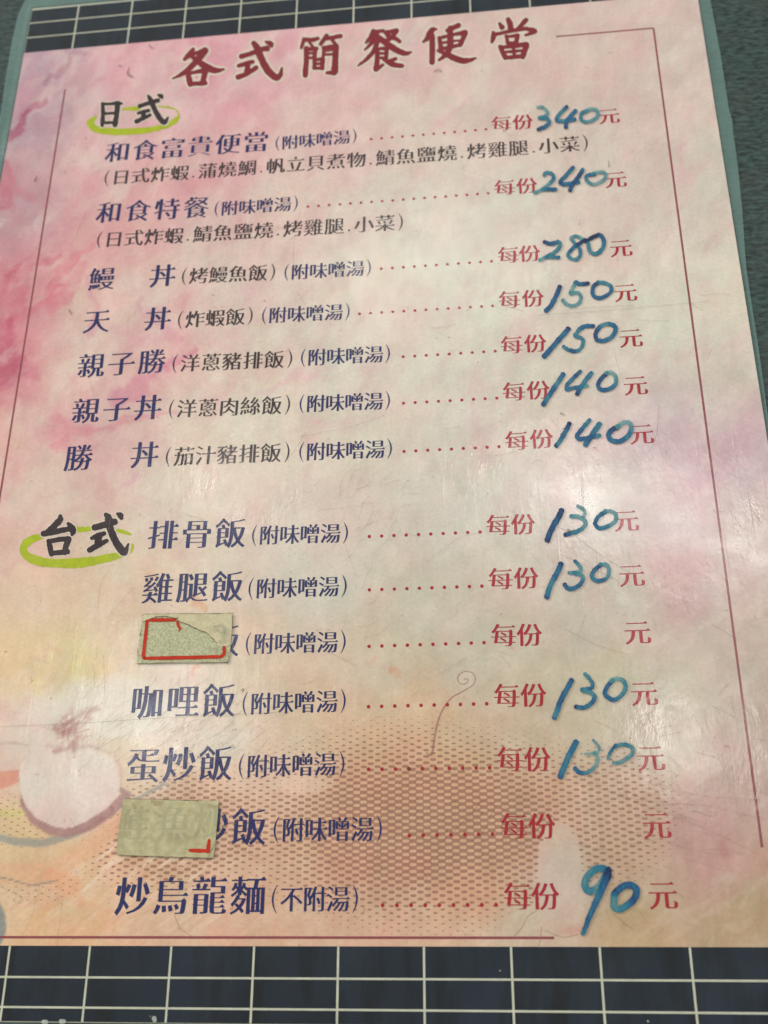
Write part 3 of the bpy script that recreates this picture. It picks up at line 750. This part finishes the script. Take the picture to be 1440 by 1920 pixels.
PRICES = [ # dots start, dots end, n, mei, fen, yuan
 ((696, 261), (911, 242.5), 12, (940, 231.5), (980, 228.5), (1141.5, 217.5)),
 ((577.5, 387.5), (915, 362.5), 18, (946, 351.5), (987.5, 348), (1154, 336.5)),
 ((715, 504), (921.5, 490), 11, (953, 478), (993, 475), (1164, 465)),
 ((674, 588.5), (923.5, 573.5), 13, (955, 561.5), (999, 559), (1172.5, 548.5)),
 ((756, 669), (928.5, 658.5), 9, (959, 646.5), (1003.5, 643.5), (1182.5, 633.5)),
 ((756.5, 756), (931.5, 746.5), 9, (963.5, 734), (1009, 731), (1191.5, 722.5)),
 ((757.5, 846.5), (935.5, 837.5), 9, (968.5, 826), (1015, 822.5), (1202.5, 813.5)),
 ((692.5, 1006), (900, 997.5), 10, (934, 984), (980.5, 982.5), (1173.5, 976)),
 ((692.5, 1106), (903.5, 1099), 10, (938.5, 1085), (986.5, 1083.5), (1184, 1078.5)),
 ((692, 1212), (907.5, 1205), 10, (944, 1191), (992.5, 1190), (1195, 1185.5)),
 ((691, 1325), (912.5, 1319.5), 10, (950, 1304), (1000, 1303), (1207.5, 1300)),
 ((691, 1442.5), (918, 1439.5), 10, (956, 1423), (1007.5, 1423), (1220, 1421)),
 ((767.5, 1566.5), (923.5, 1564), 7, (963.5, 1548.5), (1016, 1548.5), (1231, 1547)),
 ((717.5, 1697.5), (930, 1696.5), 9, (970, 1680), (1022.5, 1680), (1242.5, 1678))]
for d0, d1, n, a, f_, y_ in PRICES:
    b = MB()
    for i in range(n):
        t = i / (n - 1); c = up(d0[0] * (1 - t) + d1[0] * t, d0[1] * (1 - t) + d1[1] * t)
        rr_ = .00068 * K(d0[1]) / hscale(d0[1])
        an = np.linspace(0, 2 * math.pi, 14, endpoint=False)
        b.add([((c[0] + rr_ * math.cos(q)) * S, (c[1] + rr_ * 1.05 * math.sin(q)) * S, ZG) for q in an], [tuple(range(14))])
    b.build('dot_leader', M_RED, menu)
    b = MB(); run(b, '每份', a, f_, .0098 * K(a[1]) / hscale(a[1]), 'red', ZG); b.build('unit_word', M_RED, menu)
    b = MB(); run(b, '元', y_, y_, .0101 * K(a[1]) / hscale(a[1]), 'red', ZG); b.build('currency_word', M_RED, menu)

# ------------------------------------------------------------------ brush lettering (strokes x, y, width in enlarged coordinates)
def strokes(name, data, ox, oy, sc, ink, parent, halo=5.0, rough=.25, gain=1.15):
    h = MB(); b = MB()
    for st in data:
        P = [(ox + x / sc, oy + y / sc, w / sc) for x, y, w in st]
        if halo: ribbon(h, P, ZT + 0.00004, grow=halo)
        ribbon(b, P, ZG + 0.00002, rough=rough, grow=gain)
    o = b.build(name, ink, parent)
    if halo: h.build('letter_halo', M_HALO, o)
    return o
T1 = {
 'a': [[(210,170,20),(190,200,36),(145,246,22)],[(210,205,18),(262,192,28),(300,180,42)],[(300,180,42),(250,240,42),(180,315,34),(110,365,20),(55,390,5)],
       [(200,225,22),(250,265,38),(320,310,46),(380,330,36),(440,322,8)],[(165,335,28),(178,390,36),(188,432,36)],[(180,352,18),(240,338,22),(295,332,34)],[(300,335,38),(290,380,36),(280,425,34)],[(185,430,24),(300,424,28)]],
 'b': [[(755,115,14),(790,130,34),(798,146,20)],[(570,225,32),(650,200,26),(740,168,32),(765,165,38)],[(550,295,22),(600,280,24),(655,265,26)],[(620,280,30),(612,350,34)],
       [(545,380,32),(610,355,28),(682,308,28)],[(662,125,30),(688,160,46),(720,240,44),(770,330,48),(830,382,42),(862,362,30),(875,310,8)]],
 'c': [[(1040,95,24),(1020,160,16)],[(1045,98,28),(1110,100,24),(1145,90,20)],[(1082,120,16),(1102,146,16)],[(1210,70,28),(1165,132,22)],[(1205,92,22),(1315,72,26)],[(1255,108,20),(1278,132,16)],
       [(1058,165,34),(1058,250,32),(1050,365,34)],[(1060,172,24),(1135,165,24)],[(1125,170,26),(1118,240,26)],[(1070,202,13),(1120,198,13)],[(1070,236,13),(1116,233,13)],
       [(1185,160,22),(1280,148,30)],[(1190,160,22),(1186,215,20)],[(1195,182,11),(1260,174,11)],[(1195,212,13),(1260,206,13)],[(1280,148,38),(1275,250,40),(1270,335,46)],[(1268,345,34),(1212,348,16)],
       [(1118,248,20),(1118,312,22)],[(1120,250,16),(1185,242,20)],[(1180,242,28),(1176,312,28)],[(1122,281,12),(1172,277,12)],[(1118,313,16),(1180,311,16)]]}
T2 = {
 'd': [[(162,155,30),(135,205,24),(105,242,12)],[(160,160,20),(235,152,18)],[(188,178,28),(150,240,24),(95,295,8)],[(150,205,12),(190,190,12)],[(250,165,24),(335,152,30)],[(330,155,30),(295,205,26),(240,230,16)],[(262,188,20),(320,208,24),(358,232,22)],
       [(195,225,30),(165,300,28),(110,365,20),(45,415,5)],[(205,205,34),(270,255,40),(350,305,38),(405,322,28),(445,312,8)],[(192,292,26),(188,380,30),(180,440,34)],[(200,286,16),(265,285,24)],[(262,288,24),(255,362,24)],
       [(200,322,11),(255,320,11)],[(200,355,13),(255,352,13)],[(180,445,26),(232,408,16)],[(328,362,20),(270,385,22)],[(238,368,18),(305,405,32),(375,415,26)]],
 'e': [[(632,140,12),(600,148,38),(562,210,28),(535,235,12)],[(600,190,36),(602,290,36),(600,388,34)],[(715,150,24),(800,110,30)],[(655,205,22),(668,290,32)],[(680,200,20),(760,180,18),(850,165,34)],[(850,168,34),(835,205,30),(815,248,30)],
       [(685,240,11),(800,225,11)],[(672,288,20),(815,258,22)],[(737,130,30),(737,250,40),(715,320,32),(652,372,12)],[(645,300,14),(720,335,34),(820,375,40),(880,372,26),(930,357,6)]],
 'f': [[(1172,68,30),(1186,105,38),(1192,152,28)],[(1105,97,14),(1125,125,34)],[(1305,72,30),(1250,132,24)],[(1060,165,20),(1060,200,32),(1050,235,18)],[(1072,180,20),(1180,156,20),(1300,136,22)],[(1300,136,22),(1375,155,26),(1300,186,10)],
       [(1158,192,20),(1168,245,22)],[(1168,196,14),(1245,186,20)],[(1240,188,28),(1232,238,24)],[(1168,246,14),(1240,236,14)],
       [(1112,272,26),(1150,352,34)],[(1122,277,18),(1310,254,30)],[(1308,256,36),(1280,345,36)],[(1212,265,20),(1217,350,20)],[(1140,312,12),(1290,300,14)],[(1152,354,24),(1285,342,24)]]}
for k_, st in T1.items(): strokes('title_character', st, 310, 50, 4.0, M_TITLE, menu, 4.6)
for k_, st in T2.items(): strokes('title_character', st, 660, 20, 4.0, M_TITLE, menu, 4.6)
# highlighter rings below the section heads
def ring(data, ox, oy, sc, label):
    b = MB()
    for st in data: ribbon(b, [(ox + x / sc, oy + y / sc, w / sc * 1.12) for x, y, w in st], ZT + 0.000025, rough=.55)
    b.build('green_ring', M_GREEN, menu, label)
ring([[(220,425,30),(165,470,70),(145,530,90),(220,590,84),(400,622,80),(700,622,80),(1000,590,70),(1200,530,66),(1300,460,60),(1335,410,26),(1305,335,16),(1200,298,26),(1060,285,16)],[(790,312,52),(680,315,44),(580,322,26)]], 150, 160, 7.2, 'thin yellow-green ring under the upper section head')
ring([[(275,340,60),(170,370,80),(85,455,76),(115,545,84),(250,612,96),(450,636,88),(700,632,106),(900,606,86),(1090,562,76),(1185,552,40)],[(1290,520,14),(1312,450,34),(1305,420,16)],[(1290,310,22),(1180,275,42),(1125,264,16)],[(690,258,60),(770,256,50),(850,242,40)]], 30, 950, 6.0, 'broad yellow-green ring under the lower section head')
strokes('section_head', [[(308,250,36),(310,400,44),(300,540,40)],[(300,256,28),(440,250,24)],[(440,250,24),(500,240,44),(565,247,20)],[(510,245,60),(495,400,56),(472,535,54)],[(330,382,24),(470,378,24)],[(310,508,26),(470,503,28)]], 150, 160, 7.2, M_BLACK, menu, 3.2)
strokes('section_head', [[(1060,130,22),(1095,150,54),(1110,172,20)],[(808,282,46),(900,252,40),(1055,206,46)],[(785,378,26),(860,358,36),(928,342,36)],[(862,360,48),(850,450,48)],[(762,490,48),(860,445,40),(948,402,30)],[(925,148,30),(960,210,58),(1010,330,54),(1080,450,60),(1145,500,56),(1190,430,12)]], 150, 160, 7.2, M_BLACK, menu, 3.2)
strokes('section_head', [[(500,110,36),(495,150,60),(440,210,60),(360,285,56)],[(310,305,56),(420,288,54),(540,262,50),(620,250,44)],[(585,190,20),(630,235,60),(640,285,60),(630,318,20)],[(368,385,38),(385,460,50),(400,535,46)],[(375,392,40),(480,372,44),(580,362,46)],[(590,368,64),(562,450,54),(548,520,46)],[(395,525,44),(580,508,52)]], 30, 950, 6.0, M_BLACK, menu, 3.0)
strokes('section_head', [[(1142,80,20),(1172,98,58),(1186,128,36)],[(885,236,60),(960,216,58),(1110,172,64)],[(1012,90,36),(1040,130,72),(1055,230,66),(1110,370,68),(1170,465,78),(1222,518,56),(1265,420,10)],[(852,356,28),(920,330,54),(992,302,40)],[(935,330,64),(916,410,60)],[(828,490,50),(910,442,54),(1020,385,38)]], 30, 950, 6.0, M_BLACK, menu, 3.0)

# ------------------------------------------------------------------ the film
RIMR = [(0.2994, 1.25), (0.2994, 1.1101), (0.3004, 1.0203), (0.2995, 0.9353), (0.3018, 0.915), (0.3006, 0.897), (0.2992, 0.86), (0.2962, 0.78), (0.2912, 0.705), (0.2896, 0.61), (0.2889, 0.52), (0.2885, 0.3), (0.2905, 0.0), (0.292, -0.05), (0.290, -0.072), (0.284, -0.077)]
RIML = [(-0.60, -0.077), (-0.618, -0.072), (-0.624, -0.05), (-0.6245, 0.5), (-0.6248, 1.0328), (-0.6269, 1.0957), (-0.6280, 1.150), (-0.6262, 1.200), (-0.6165, 1.240), (-0.60, 1.2445)]
outer = RIMR + RIML + [(0.27, 1.2445)]
# ring between the outer outline and the paper: two film layers welded together, milky
fm = MB(); poly_slab(fm, [(PX0 - .0012, PY0 - .001), (PX1 + .001, PY0 - .0002), (PX1 + .001, PY1 - .0035), (PX0 - .0012, PY1 + .001)], ZT + 0.00025, ZT + 0.00034)
film = fm.build('clear_film', M_FILM, menu); film.data.materials.append(M_UNDER)
for p in film.data.polygons: p.material_index = 0 if p.normal.z > 0.5 else 1
inn = [(PX0 - .0012, PY0 - .001), (PX1 + .001, PY0 - .0002), (PX1 + .001, PY1 - .0035), (PX0 - .0012, PY1 + .001)]
def side_pts():
    # pair every outer point with its nearest point on the paper's outline
    o = np.array(outer); q = np.empty_like(o)
    x0, x1, y0, y1 = PX0 - .0012, PX1 + .001, PY0 - .001, PY1 + .001
    q[:, 0] = np.clip(o[:, 0], x0, x1); q[:, 1] = np.clip(o[:, 1], y0, y1)
    return o, q
o_, q_ = side_pts()
# densify
def dens(A, B, k=6):
    RA, RB = [], []
    n = len(A)
    for i in range(n):
        for t in np.linspace(0, 1, k, endpoint=False):
            RA.append(A[i] * (1 - t) + A[(i + 1) % n] * t); RB.append(B[i] * (1 - t) + B[(i + 1) % n] * t)
    return np.array(RA), np.array(RB)
o_, q_ = dens(o_, q_)
n = len(o_); rg = np.random.default_rng(5)
wob = 0.0004 * np.interp(np.arange(n), np.linspace(0, n, 40), rg.normal(0, 1, 40))
o_[:, 0] += wob
rb = MB()
zt_in = ZT + 0.00032; zt_out = 0.00062; zb_in = 0.00030; zb_out = 0.00030
mid = q_ * 0.55 + o_ * 0.45
V_ = W3(q_, zt_in) + W3(mid, 0.00072) + W3(o_, zt_out) + W3(o_, zb_out) + W3(q_, zb_in)
Fs = []
for L_ in range(4):
    for i in range(n):
        j = (i + 1) % n; Fs.append((L_ * n + i, L_ * n + j, (L_ + 1) * n + j, (L_ + 1) * n + i))
rb.add(V_, Fs)
rim = rb.build('film_rim', M_RIM, menu, 'milky teal rim where the two film layers meet beyond the paper')
for p in rim.data.polygons: p.use_smooth = False
import bmesh
bm = bmesh.new(); bm.from_mesh(rim.data); bmesh.ops.recalc_face_normals(bm, faces=bm.faces); bm.to_mesh(rim.data); bm.free()

# ------------------------------------------------------------------ handwritten prices on the film
ZM = ZT + 0.00037
w = 46
HW = [
 ('340', 990, 190, 7.2, [([(135,90),(190,88),(228,115),(265,165),(230,210),(155,235)],40,.1,.2),([(155,235),(240,238),(285,290),(240,345),(140,390)],48,.25,.6),
   ([(520,85),(440,165),(388,240),(400,275),(490,272),(630,255)],46,.7,.3),([(640,140),(570,210),(518,290),(510,360)],50,.5,.7),([(800,135),(725,175),(715,250),(770,288),(860,272),(935,215),(935,140),(860,115),(790,135)],44,.5,.05)]),
 ('240', 990, 290, 7.2, [([(215,290),(240,255),(320,268),(345,330),(280,410),(190,480),(90,525)],44,.35,.2),([(190,480),(270,478),(372,478)],44,.2,.8),
   ([(610,185),(520,280),(435,375),(470,408),(560,400),(680,380)],46,.7,.4),([(738,215),(670,320),(600,410),(565,490)],50,.5,.75),([(900,275),(800,290),(785,350),(860,408),(960,390),(1045,320),(1030,255),(930,250),(860,275)],42,.45,.15)]),
 ('280', 1000, 430, 7.2, [([(150,180),(230,205),(340,180),(360,230),(300,310),(180,380),(90,425)],48,.55,.15),([(180,385),(260,385),(345,388)],40,.3,.9),
   ([(690,150),(570,100),(512,130),(555,190),(620,260),(632,350),(580,418),(490,390),(475,330),(560,240),(700,150)],44,.25,.75),([(710,170),(820,105),(900,85),(950,160),(930,270),(840,340),(760,300),(740,200)],50,.85,.2)]),
 ('150', 1010, 510, 7.2, [([(285,210),(220,360),(160,470),(100,530)],58,.75,.6),([(665,160),(560,170),(500,150),(470,210),(430,280)],48,.6,.5),([(430,300),(530,288),(568,350),(540,430),(450,465),(370,440),(325,390)],46,.05,.4),
   ([(810,150),(740,200),(728,300),(790,358),(900,335),(980,260),(960,190),(880,155),(800,145)],48,.75,.3)]),
 ('150', 1010, 590, 7.2, [([(400,200),(300,310),(190,440),(75,570)],62,.8,.55),([(735,160),(615,165),(545,215),(490,285)],50,.6,.5),([(495,300),(570,320),(600,370),(570,460),(500,500),(400,480),(335,440)],46,.45,.4),
   ([(830,165),(770,255),(785,345),(880,358),(980,310),(1038,220),(1010,150),(920,135),(840,160)],52,.75,.2)]),
 ('140', 1010, 680, 7.2, [([(330,165),(240,300),(140,450),(65,570)],60,.7,.5),([(560,125),(460,220),(385,310),(380,368),(480,345),(655,318)],46,.65,.25),([(712,148),(620,260),(560,350),(520,430)],54,.5,.5),
   ([(920,145),(840,225),(800,310),(840,372),(950,362),(1035,300),(1038,210),(990,145),(910,145)],50,.85,.0)]),
 ('140', 1030, 770, 7.2, [([(270,185),(210,300),(140,420),(95,480)],58,.8,.6),([(540,135),(450,240),(375,345),(400,388),(500,378),(675,342)],52,.6,.45),([(675,190),(590,310),(520,410),(490,465)],66,.55,.7),
   ([(930,220),(840,270),(795,340),(840,408),(950,420),(1060,350),(1108,250),(1085,180),(1010,165),(920,225)],60,.65,.05)]),
 ('130', 1010, 930, 7.2, [([(308,205),(250,320),(170,460),(118,600)],72,.75,.6),([(530,145),(590,178),(630,230),(600,290)],44,.05,.15),([(440,280),(540,288),(625,350),(618,415),(540,475),(440,505),(360,530)],54,.05,.55),
   ([(900,220),(810,280),(762,370),(810,438),(920,420),(1030,350),(1038,260),(980,215),(890,210)],50,.8,.0)]),
 ('130', 1010, 1035, 7.2, [([(300,170),(240,300),(160,450),(110,610)],68,.65,.6),([(490,130),(548,190),(570,255),(490,285),(410,285)],46,.7,.1),([(480,290),(580,320),(590,390),(530,465),(440,500),(385,490),(350,445)],52,.2,.7),
   ([(840,180),(760,240),(718,320),(760,388),(860,388),(935,330),(945,240),(910,178),(830,170)],50,.75,.25)]),
 ('130', 1020, 1250, 7.2, [([(370,190),(300,320),(220,470),(180,590),(140,690)],66,.7,.35),([(550,100),(610,170),(655,240),(630,295),(510,310)],46,.1,.3),([(520,325),(640,360),(680,420),(640,495),(540,555),(430,545)],54,.2,.6),
   ([(930,190),(860,260),(820,360),(870,425),(960,450),(1060,370),(1100,270),(1060,190),(980,165),(900,195)],54,.7,.15)]),
 ('130', 1030, 1370, 7.2, [([(360,160),(290,290),(220,440),(150,620)],74,.55,.6),([(590,130),(650,200),(675,260),(620,300),(480,318)],32,.4,.0),([(610,300),(652,370),(630,460),(560,540),(470,573),(390,560),(345,510)],50,.05,.45),
   ([(895,200),(825,290),(790,380)],42,.9,.1),([(870,440),(950,430),(1070,360),(1125,290),(1100,220),(1000,188),(895,210)],50,.2,.35)]),
 ('90', 1060, 1610, 6.545, [([(520,140),(400,120),(280,205),(240,320),(290,400),(400,350),(500,200),(525,150)],82,.6,.5),([(520,200),(450,360),(375,530),(290,720),(215,920)],80,.65,.5),
   ([(600,430),(700,345),(800,325),(868,380),(850,480),(760,570),(650,620),(595,575),(600,450)],78,.75,.25)]),
]
for (nm, ox, oy, sc, sts), (d0, d1, nn, a, f_, y_) in zip(HW, [PRICES[i] for i in (0,1,2,3,4,5,6,7,8,10,11,13)]):
    b = MB()
    for pts, w, s0, s1 in sts:
        n_ = len(pts)
        P = [(ox + x / sc, oy + y / sc, w / sc * 1.16 * (1.0 if nm != '90' or n_ != 5 else (1.15 - .5 * i / 4))) for i, (x, y) in enumerate(pts)]
        ribbon(b, P, ZM, marker=(s0, s1), rough=.34, per=7, dz=2e-6)
    b.build('handwritten_price', M_MARKER, menu, 'price %s written in blue-green marker' % nm)

# ------------------------------------------------------------------ wear on the film: scratches, a stray hair, grime; then painted glints
scr_ = MB()
def fine(mb, pts, w_, z=ZM + 0.00006): ribbon(mb, [(x, y, w_) for x, y in pts], z, per=5)
for P, w_ in (([(1045, 989), (1070, 1000), (1110, 1030), (1142, 1052), (1180, 1075)], 1.0), ([(0, 1363), (160, 1356), (300, 1347), (520, 1336)], 1.0),
              ([(1010, 592), (1150, 582), (1330, 566)], .8), ([(1060, 583), (1120, 577), (1190, 574)], .7), ([(1236, 760), (1230, 820), (1215, 850)], 1.0),
              ([(1166, 1735), (1178, 1722), (1195, 1705), (1225, 1752)], .01), ([(1148, 1712), (1172, 1732), (1186, 1742)], 1.5), ([(1215, 1765), (1245, 1742)], .9),
              ([(186, 1070), (198, 1062), (215, 1060)], .8), ([(184, 1140), (190, 1095), (206, 1068)], .8), ([(560, 820), (660, 800), (720, 780)], .6),
              ([(1060, 1180), (1120, 1210), (1180, 1228)], .7), ([(1330, 1168), (1376, 1196)], .8), ([(940, 1230), (958, 1252)], .8),
              ([(195, 1230), (197, 1300)], .5), ([(1100, 1470), (1200, 1500), (1330, 1512), (1400, 1530)], .7), ([(1150, 1490), (1290, 1540), (1420, 1600)], .6),
              ([(1180, 1450), (1300, 1490), (1430, 1500)], .6), ([(1250, 1580), (1330, 1600), (1400, 1600)], .6), ([(1050, 1040), (1150, 1085), (1160, 1100)], .7),
              ([(80, 1640), (60, 1720), (40, 1760)], .6), ([(118, 1690), (112, 1740), (108, 1772)], .8), ([(800, 1055), (860, 1010), (905, 1000)], .5)):
    fine(scr_, P, w_)
rs = random.Random(3)
for i in range(230):
    if i < 90: cx, cy, an, ln = rs.gauss(380, 110), rs.gauss(1385, 45), rs.gauss(-.62, .12), rs.uniform(14, 60)
    elif i < 130: cx, cy, an, ln = rs.gauss(680, 60), rs.gauss(970, 60), rs.gauss(-.75, .3), rs.uniform(10, 50)
    elif i < 160: cx, cy, an, ln = rs.gauss(1250, 100), rs.gauss(1500, 70), rs.gauss(.25, .25), rs.uniform(15, 80)
    else: cx, cy, an, ln = rs.uniform(60, 1380), rs.uniform(420, 1740), rs.gauss(-.3, .8), rs.uniform(10, 70)
    dx, dy = math.cos(an) * ln / 2, math.sin(an) * ln / 2; k_ = rs.gauss(0, 2)
    fine(scr_, [(cx - dx, cy - dy), (cx + k_, cy + k_), (cx + dx, cy + dy)], rs.uniform(.35, .75))
scr_o = scr_.build('scratch_marks', M_SCR, menu); scr_o['kind'] = 'stuff'
gr = MB()
for i in range(150):
    if i < 60: x, y = rs.gauss(860, 260), rs.gauss(1450, 130)
    else: x, y = rs.uniform(60, 1400), rs.uniform(120, 1900)
    if y > 1915 or x > 1430: continue
    w_ = rs.uniform(.7, 1.9); ribbon(gr, [(x, y, w_), (x + rs.uniform(-3, 3), y + rs.uniform(-3, 3), w_ * .6)], ZM + 0.00006, per=3)
for P in ([(1065, 994, 4), (1072, 998, 3)], [(243, 128, 2), (240, 139, 4), (246, 144, 4), (251, 146, 2)], [(280, 86, 2), (286, 92, 3)], [(224, 124, 3), (229, 126, 2)], [(814, 136, 2), (822, 132, 3), (828, 136, 2)],
          [(1141, 302, 1.5), (1142, 314, 2.5)], [(131, 582, 3), (134, 590, 3)], [(66, 340, 4), (70, 332, 2)], [(372, 1419, 4), (374, 1420, 3)], [(453, 1294, 2), (458, 1293, 2.5), (455, 1298, 1.5)],
          [(318, 795, 1), (319, 798, 1.4)], [(765, 1441, 6), (768, 1442, 5)], [(244, 555, 1), (246, 556, 1)], [(262, 965, 1.6), (264, 967, 1.2)], [(800, 1412, 2), (806, 1416, 3), (812, 1414, 2)],
          [(1052, 776, 4), (1058, 779, 2)], [(1054, 806, 2), (1058, 804, 3)], [(1112, 840, 1.6), (1118, 841, 1.6)], [(14, 1222, 2), (10, 1223, 2)], [(96, 1309, 3), (97, 1310, 2)]):
    ribbon(gr, P, ZM + 0.00006, per=4)
gr_o = gr.build('grime_specks', M_DARK, menu); gr_o['kind'] = 'stuff'
gl_ = MB()  # pale spots painted as bubble reflections near the lower edge
for P in ([(83, 1916, 8), (88, 1916, 8)], [(116, 1915, 9), (121, 1915, 8)], [(290, 1909, 9), (291, 1913, 8)], [(282, 1905, 1.5), (283, 1906, 1.5)], [(1214, 1914, 3), (1215, 1915, 3)], [(937, 1820, 2), (938, 1820, 2)]):
    ribbon(gl_, P, ZM + 0.00006, per=4)
gl_.build('painted_glints', M_WHT, menu)['kind'] = 'stuff'

# ------------------------------------------------------------------ paper stickers that cover struck dishes
def px_poly(pts, ox, oy, sc): return [tuple(up(ox + x / sc, oy + y / sc)) for x, y in pts]
def slabs(name, pts, ox, oy, sc, z0, z1, material, parent, label=None):
    b = MB(); poly_slab(b, px_poly(pts, ox, oy, sc), z0, z1); return b.build(name, material, parent, label)
ZS = ZM + 0.00004
s1 = thing('paper_sticker', 'grey-green torn paper sticker with a red outline, stuck over the third lower dish name', 'sticker')
slabs('sticker_paper', [(195,135),(420,131),(700,129),(1150,127),(1180,140),(1178,300),(1160,470),(1150,600),(1135,676),(900,680),(500,684),(150,690),(105,692),(118,560),(138,380),(160,240),(178,150)], 240, 1130, 6, ZS, ZS + .0001, M_STK1, s1)
slabs('torn_layer', [(195,137),(700,131),(1150,129),(1178,142),(1174,300),(1158,470),(1120,500),(1085,490),(1060,500),(1020,500),(1000,462),(960,425),(915,370),(870,340),(820,325),(760,290),(715,268),(665,250),(610,225),(575,215),(560,195),(540,180),(480,168),(400,160),(330,168),(270,185),(230,205),(180,225),(172,200),(180,152)], 240, 1130, 6, ZS + .0001, ZS + .00021, M_STK1B, s1, 'beige upper layer with a ragged torn edge')
def sticker_line(name, segs, ox, oy, sc, z, mt_, parent, rough=.2):
    b = MB()
    for st in segs: ribbon(b, [(ox + x / sc, oy + y / sc, w_ / sc) for x, y, w_ in st], z, rough=rough)
    return b.build(name, mt_, parent)
sticker_line('red_outline', [[(535,200,34),(480,200,38),(300,203,40),(250,206,32)],[(222,215,36),(205,380,38),(180,595,38)],[(180,600,38),(190,625,36),(230,632,36),(600,624,40),(1000,616,40),(1050,612,38),(1085,580,38),(1087,515,38)],[(565,225,30),(572,260,34),(590,300,26),(575,328,6)]], 240, 1130, 6, ZS + .00024, M_SRED, s1)
sticker_line('dark_tear_lines', [[(180,222,14),(240,200,10),(310,172,12),(390,160,14),(480,168,8),(545,185,20),(568,172,14)],[(560,195,12),(580,218,10),(640,236,8),(700,264,14),(760,292,14),(830,326,14),(890,345,12),(930,385,10),(960,415,14),(1005,462,8)],[(150,320,12),(142,370,14)],[(170,150,14),(185,142,8)],[(120,520,8),(112,600,8)],[(1135,560,8),(1132,660,9),(1090,676,6)],[(108,690,6),(500,683,7),(1130,677,6)],[(200,135,5),(700,130,6),(1150,127,6),(1180,140,8),(1176,300,5)]], 240, 1130, 6, ZS + .00026, M_DARK, s1, .5)  # darker lines along the tear and the sticker's border
s2 = thing('paper_sticker', 'plain olive paper sticker with one small red corner mark, above the last dish name', 'sticker')
slabs('sticker_paper', [(195,108),(600,118),(1000,128),(1245,130),(1272,138),(1262,220),(1245,400),(1232,560),(1228,620),(1205,775),(1000,772),(600,757),(130,742),(118,700),(140,500),(170,300),(185,180)], 200, 1480, 6, ZS, ZS + .00012, M_STK2, s2)
M_GHOST = m_ink('show_through_grey_blue', lin((122, 136, 134)), 0.35, alpha=0.12)
M_STAIN = m_ink('rusty_stain', lin((176, 128, 92)), 0.2, alpha=0.2)
gb = MB(); run(gb, '鮭魚', (250, 1543), (328, 1543), .0132 * K(1543) / hscale(1543), 'bold', ZS + .00013, 1.06); gb.build('show_through_lettering', M_GHOST, s2)
gb = MB(); run(gb, '炒', (394, 1540), (394, 1540), .0122 * K(1543) / hscale(1543), 'book', ZS + .00013, 1.06); gb.build('show_through_lettering', M_GHOST, s2)
sticker_line('rusty_stain', [[(520,140,40),(580,170,60),(640,140,30)],[(300,170,30),(330,210,40)],[(540,250,20),(600,300,30)],[(1150,180,30),(1210,200,40)]], 200, 1480, 6, ZS + .00014, M_STAIN, s2, 1.0)
sticker_line('show_through_smudge', [[(950,330,70),(1010,300,90),(1080,320,110),(1110,400,120),(1060,450,70)],[(980,270,20),(1000,300,30)],[(1085,280,30),(1085,350,30)]], 240, 1130, 6, ZS + .00022, M_GHOST, s1, 1.0)
sticker_line('red_corner_mark', [[(945,688,36),(1000,692,44),(1110,694,44)],[(1145,700,50),(1152,640,44),(1160,575,34)]], 200, 1480, 6, ZS + .00016, M_SRED, s2)
sticker_line('creased_edge', [[(1268,140,8),(1258,230,8)],[(1246,420,7),(1240,460,8)],[(1222,625,10),(1185,690,8),(1148,762,10)],[(130,742,12),(185,742,8)],[(190,742,5),(600,757,5),(1000,772,7),(1205,775,6)],[(195,108,4),(600,118,5),(1040,130,7)],[(850,668,3),(930,680,3)]], 200, 1480, 6, ZS + .00017, M_DARK, s2, .4)

bpy.data.objects.remove(fo)
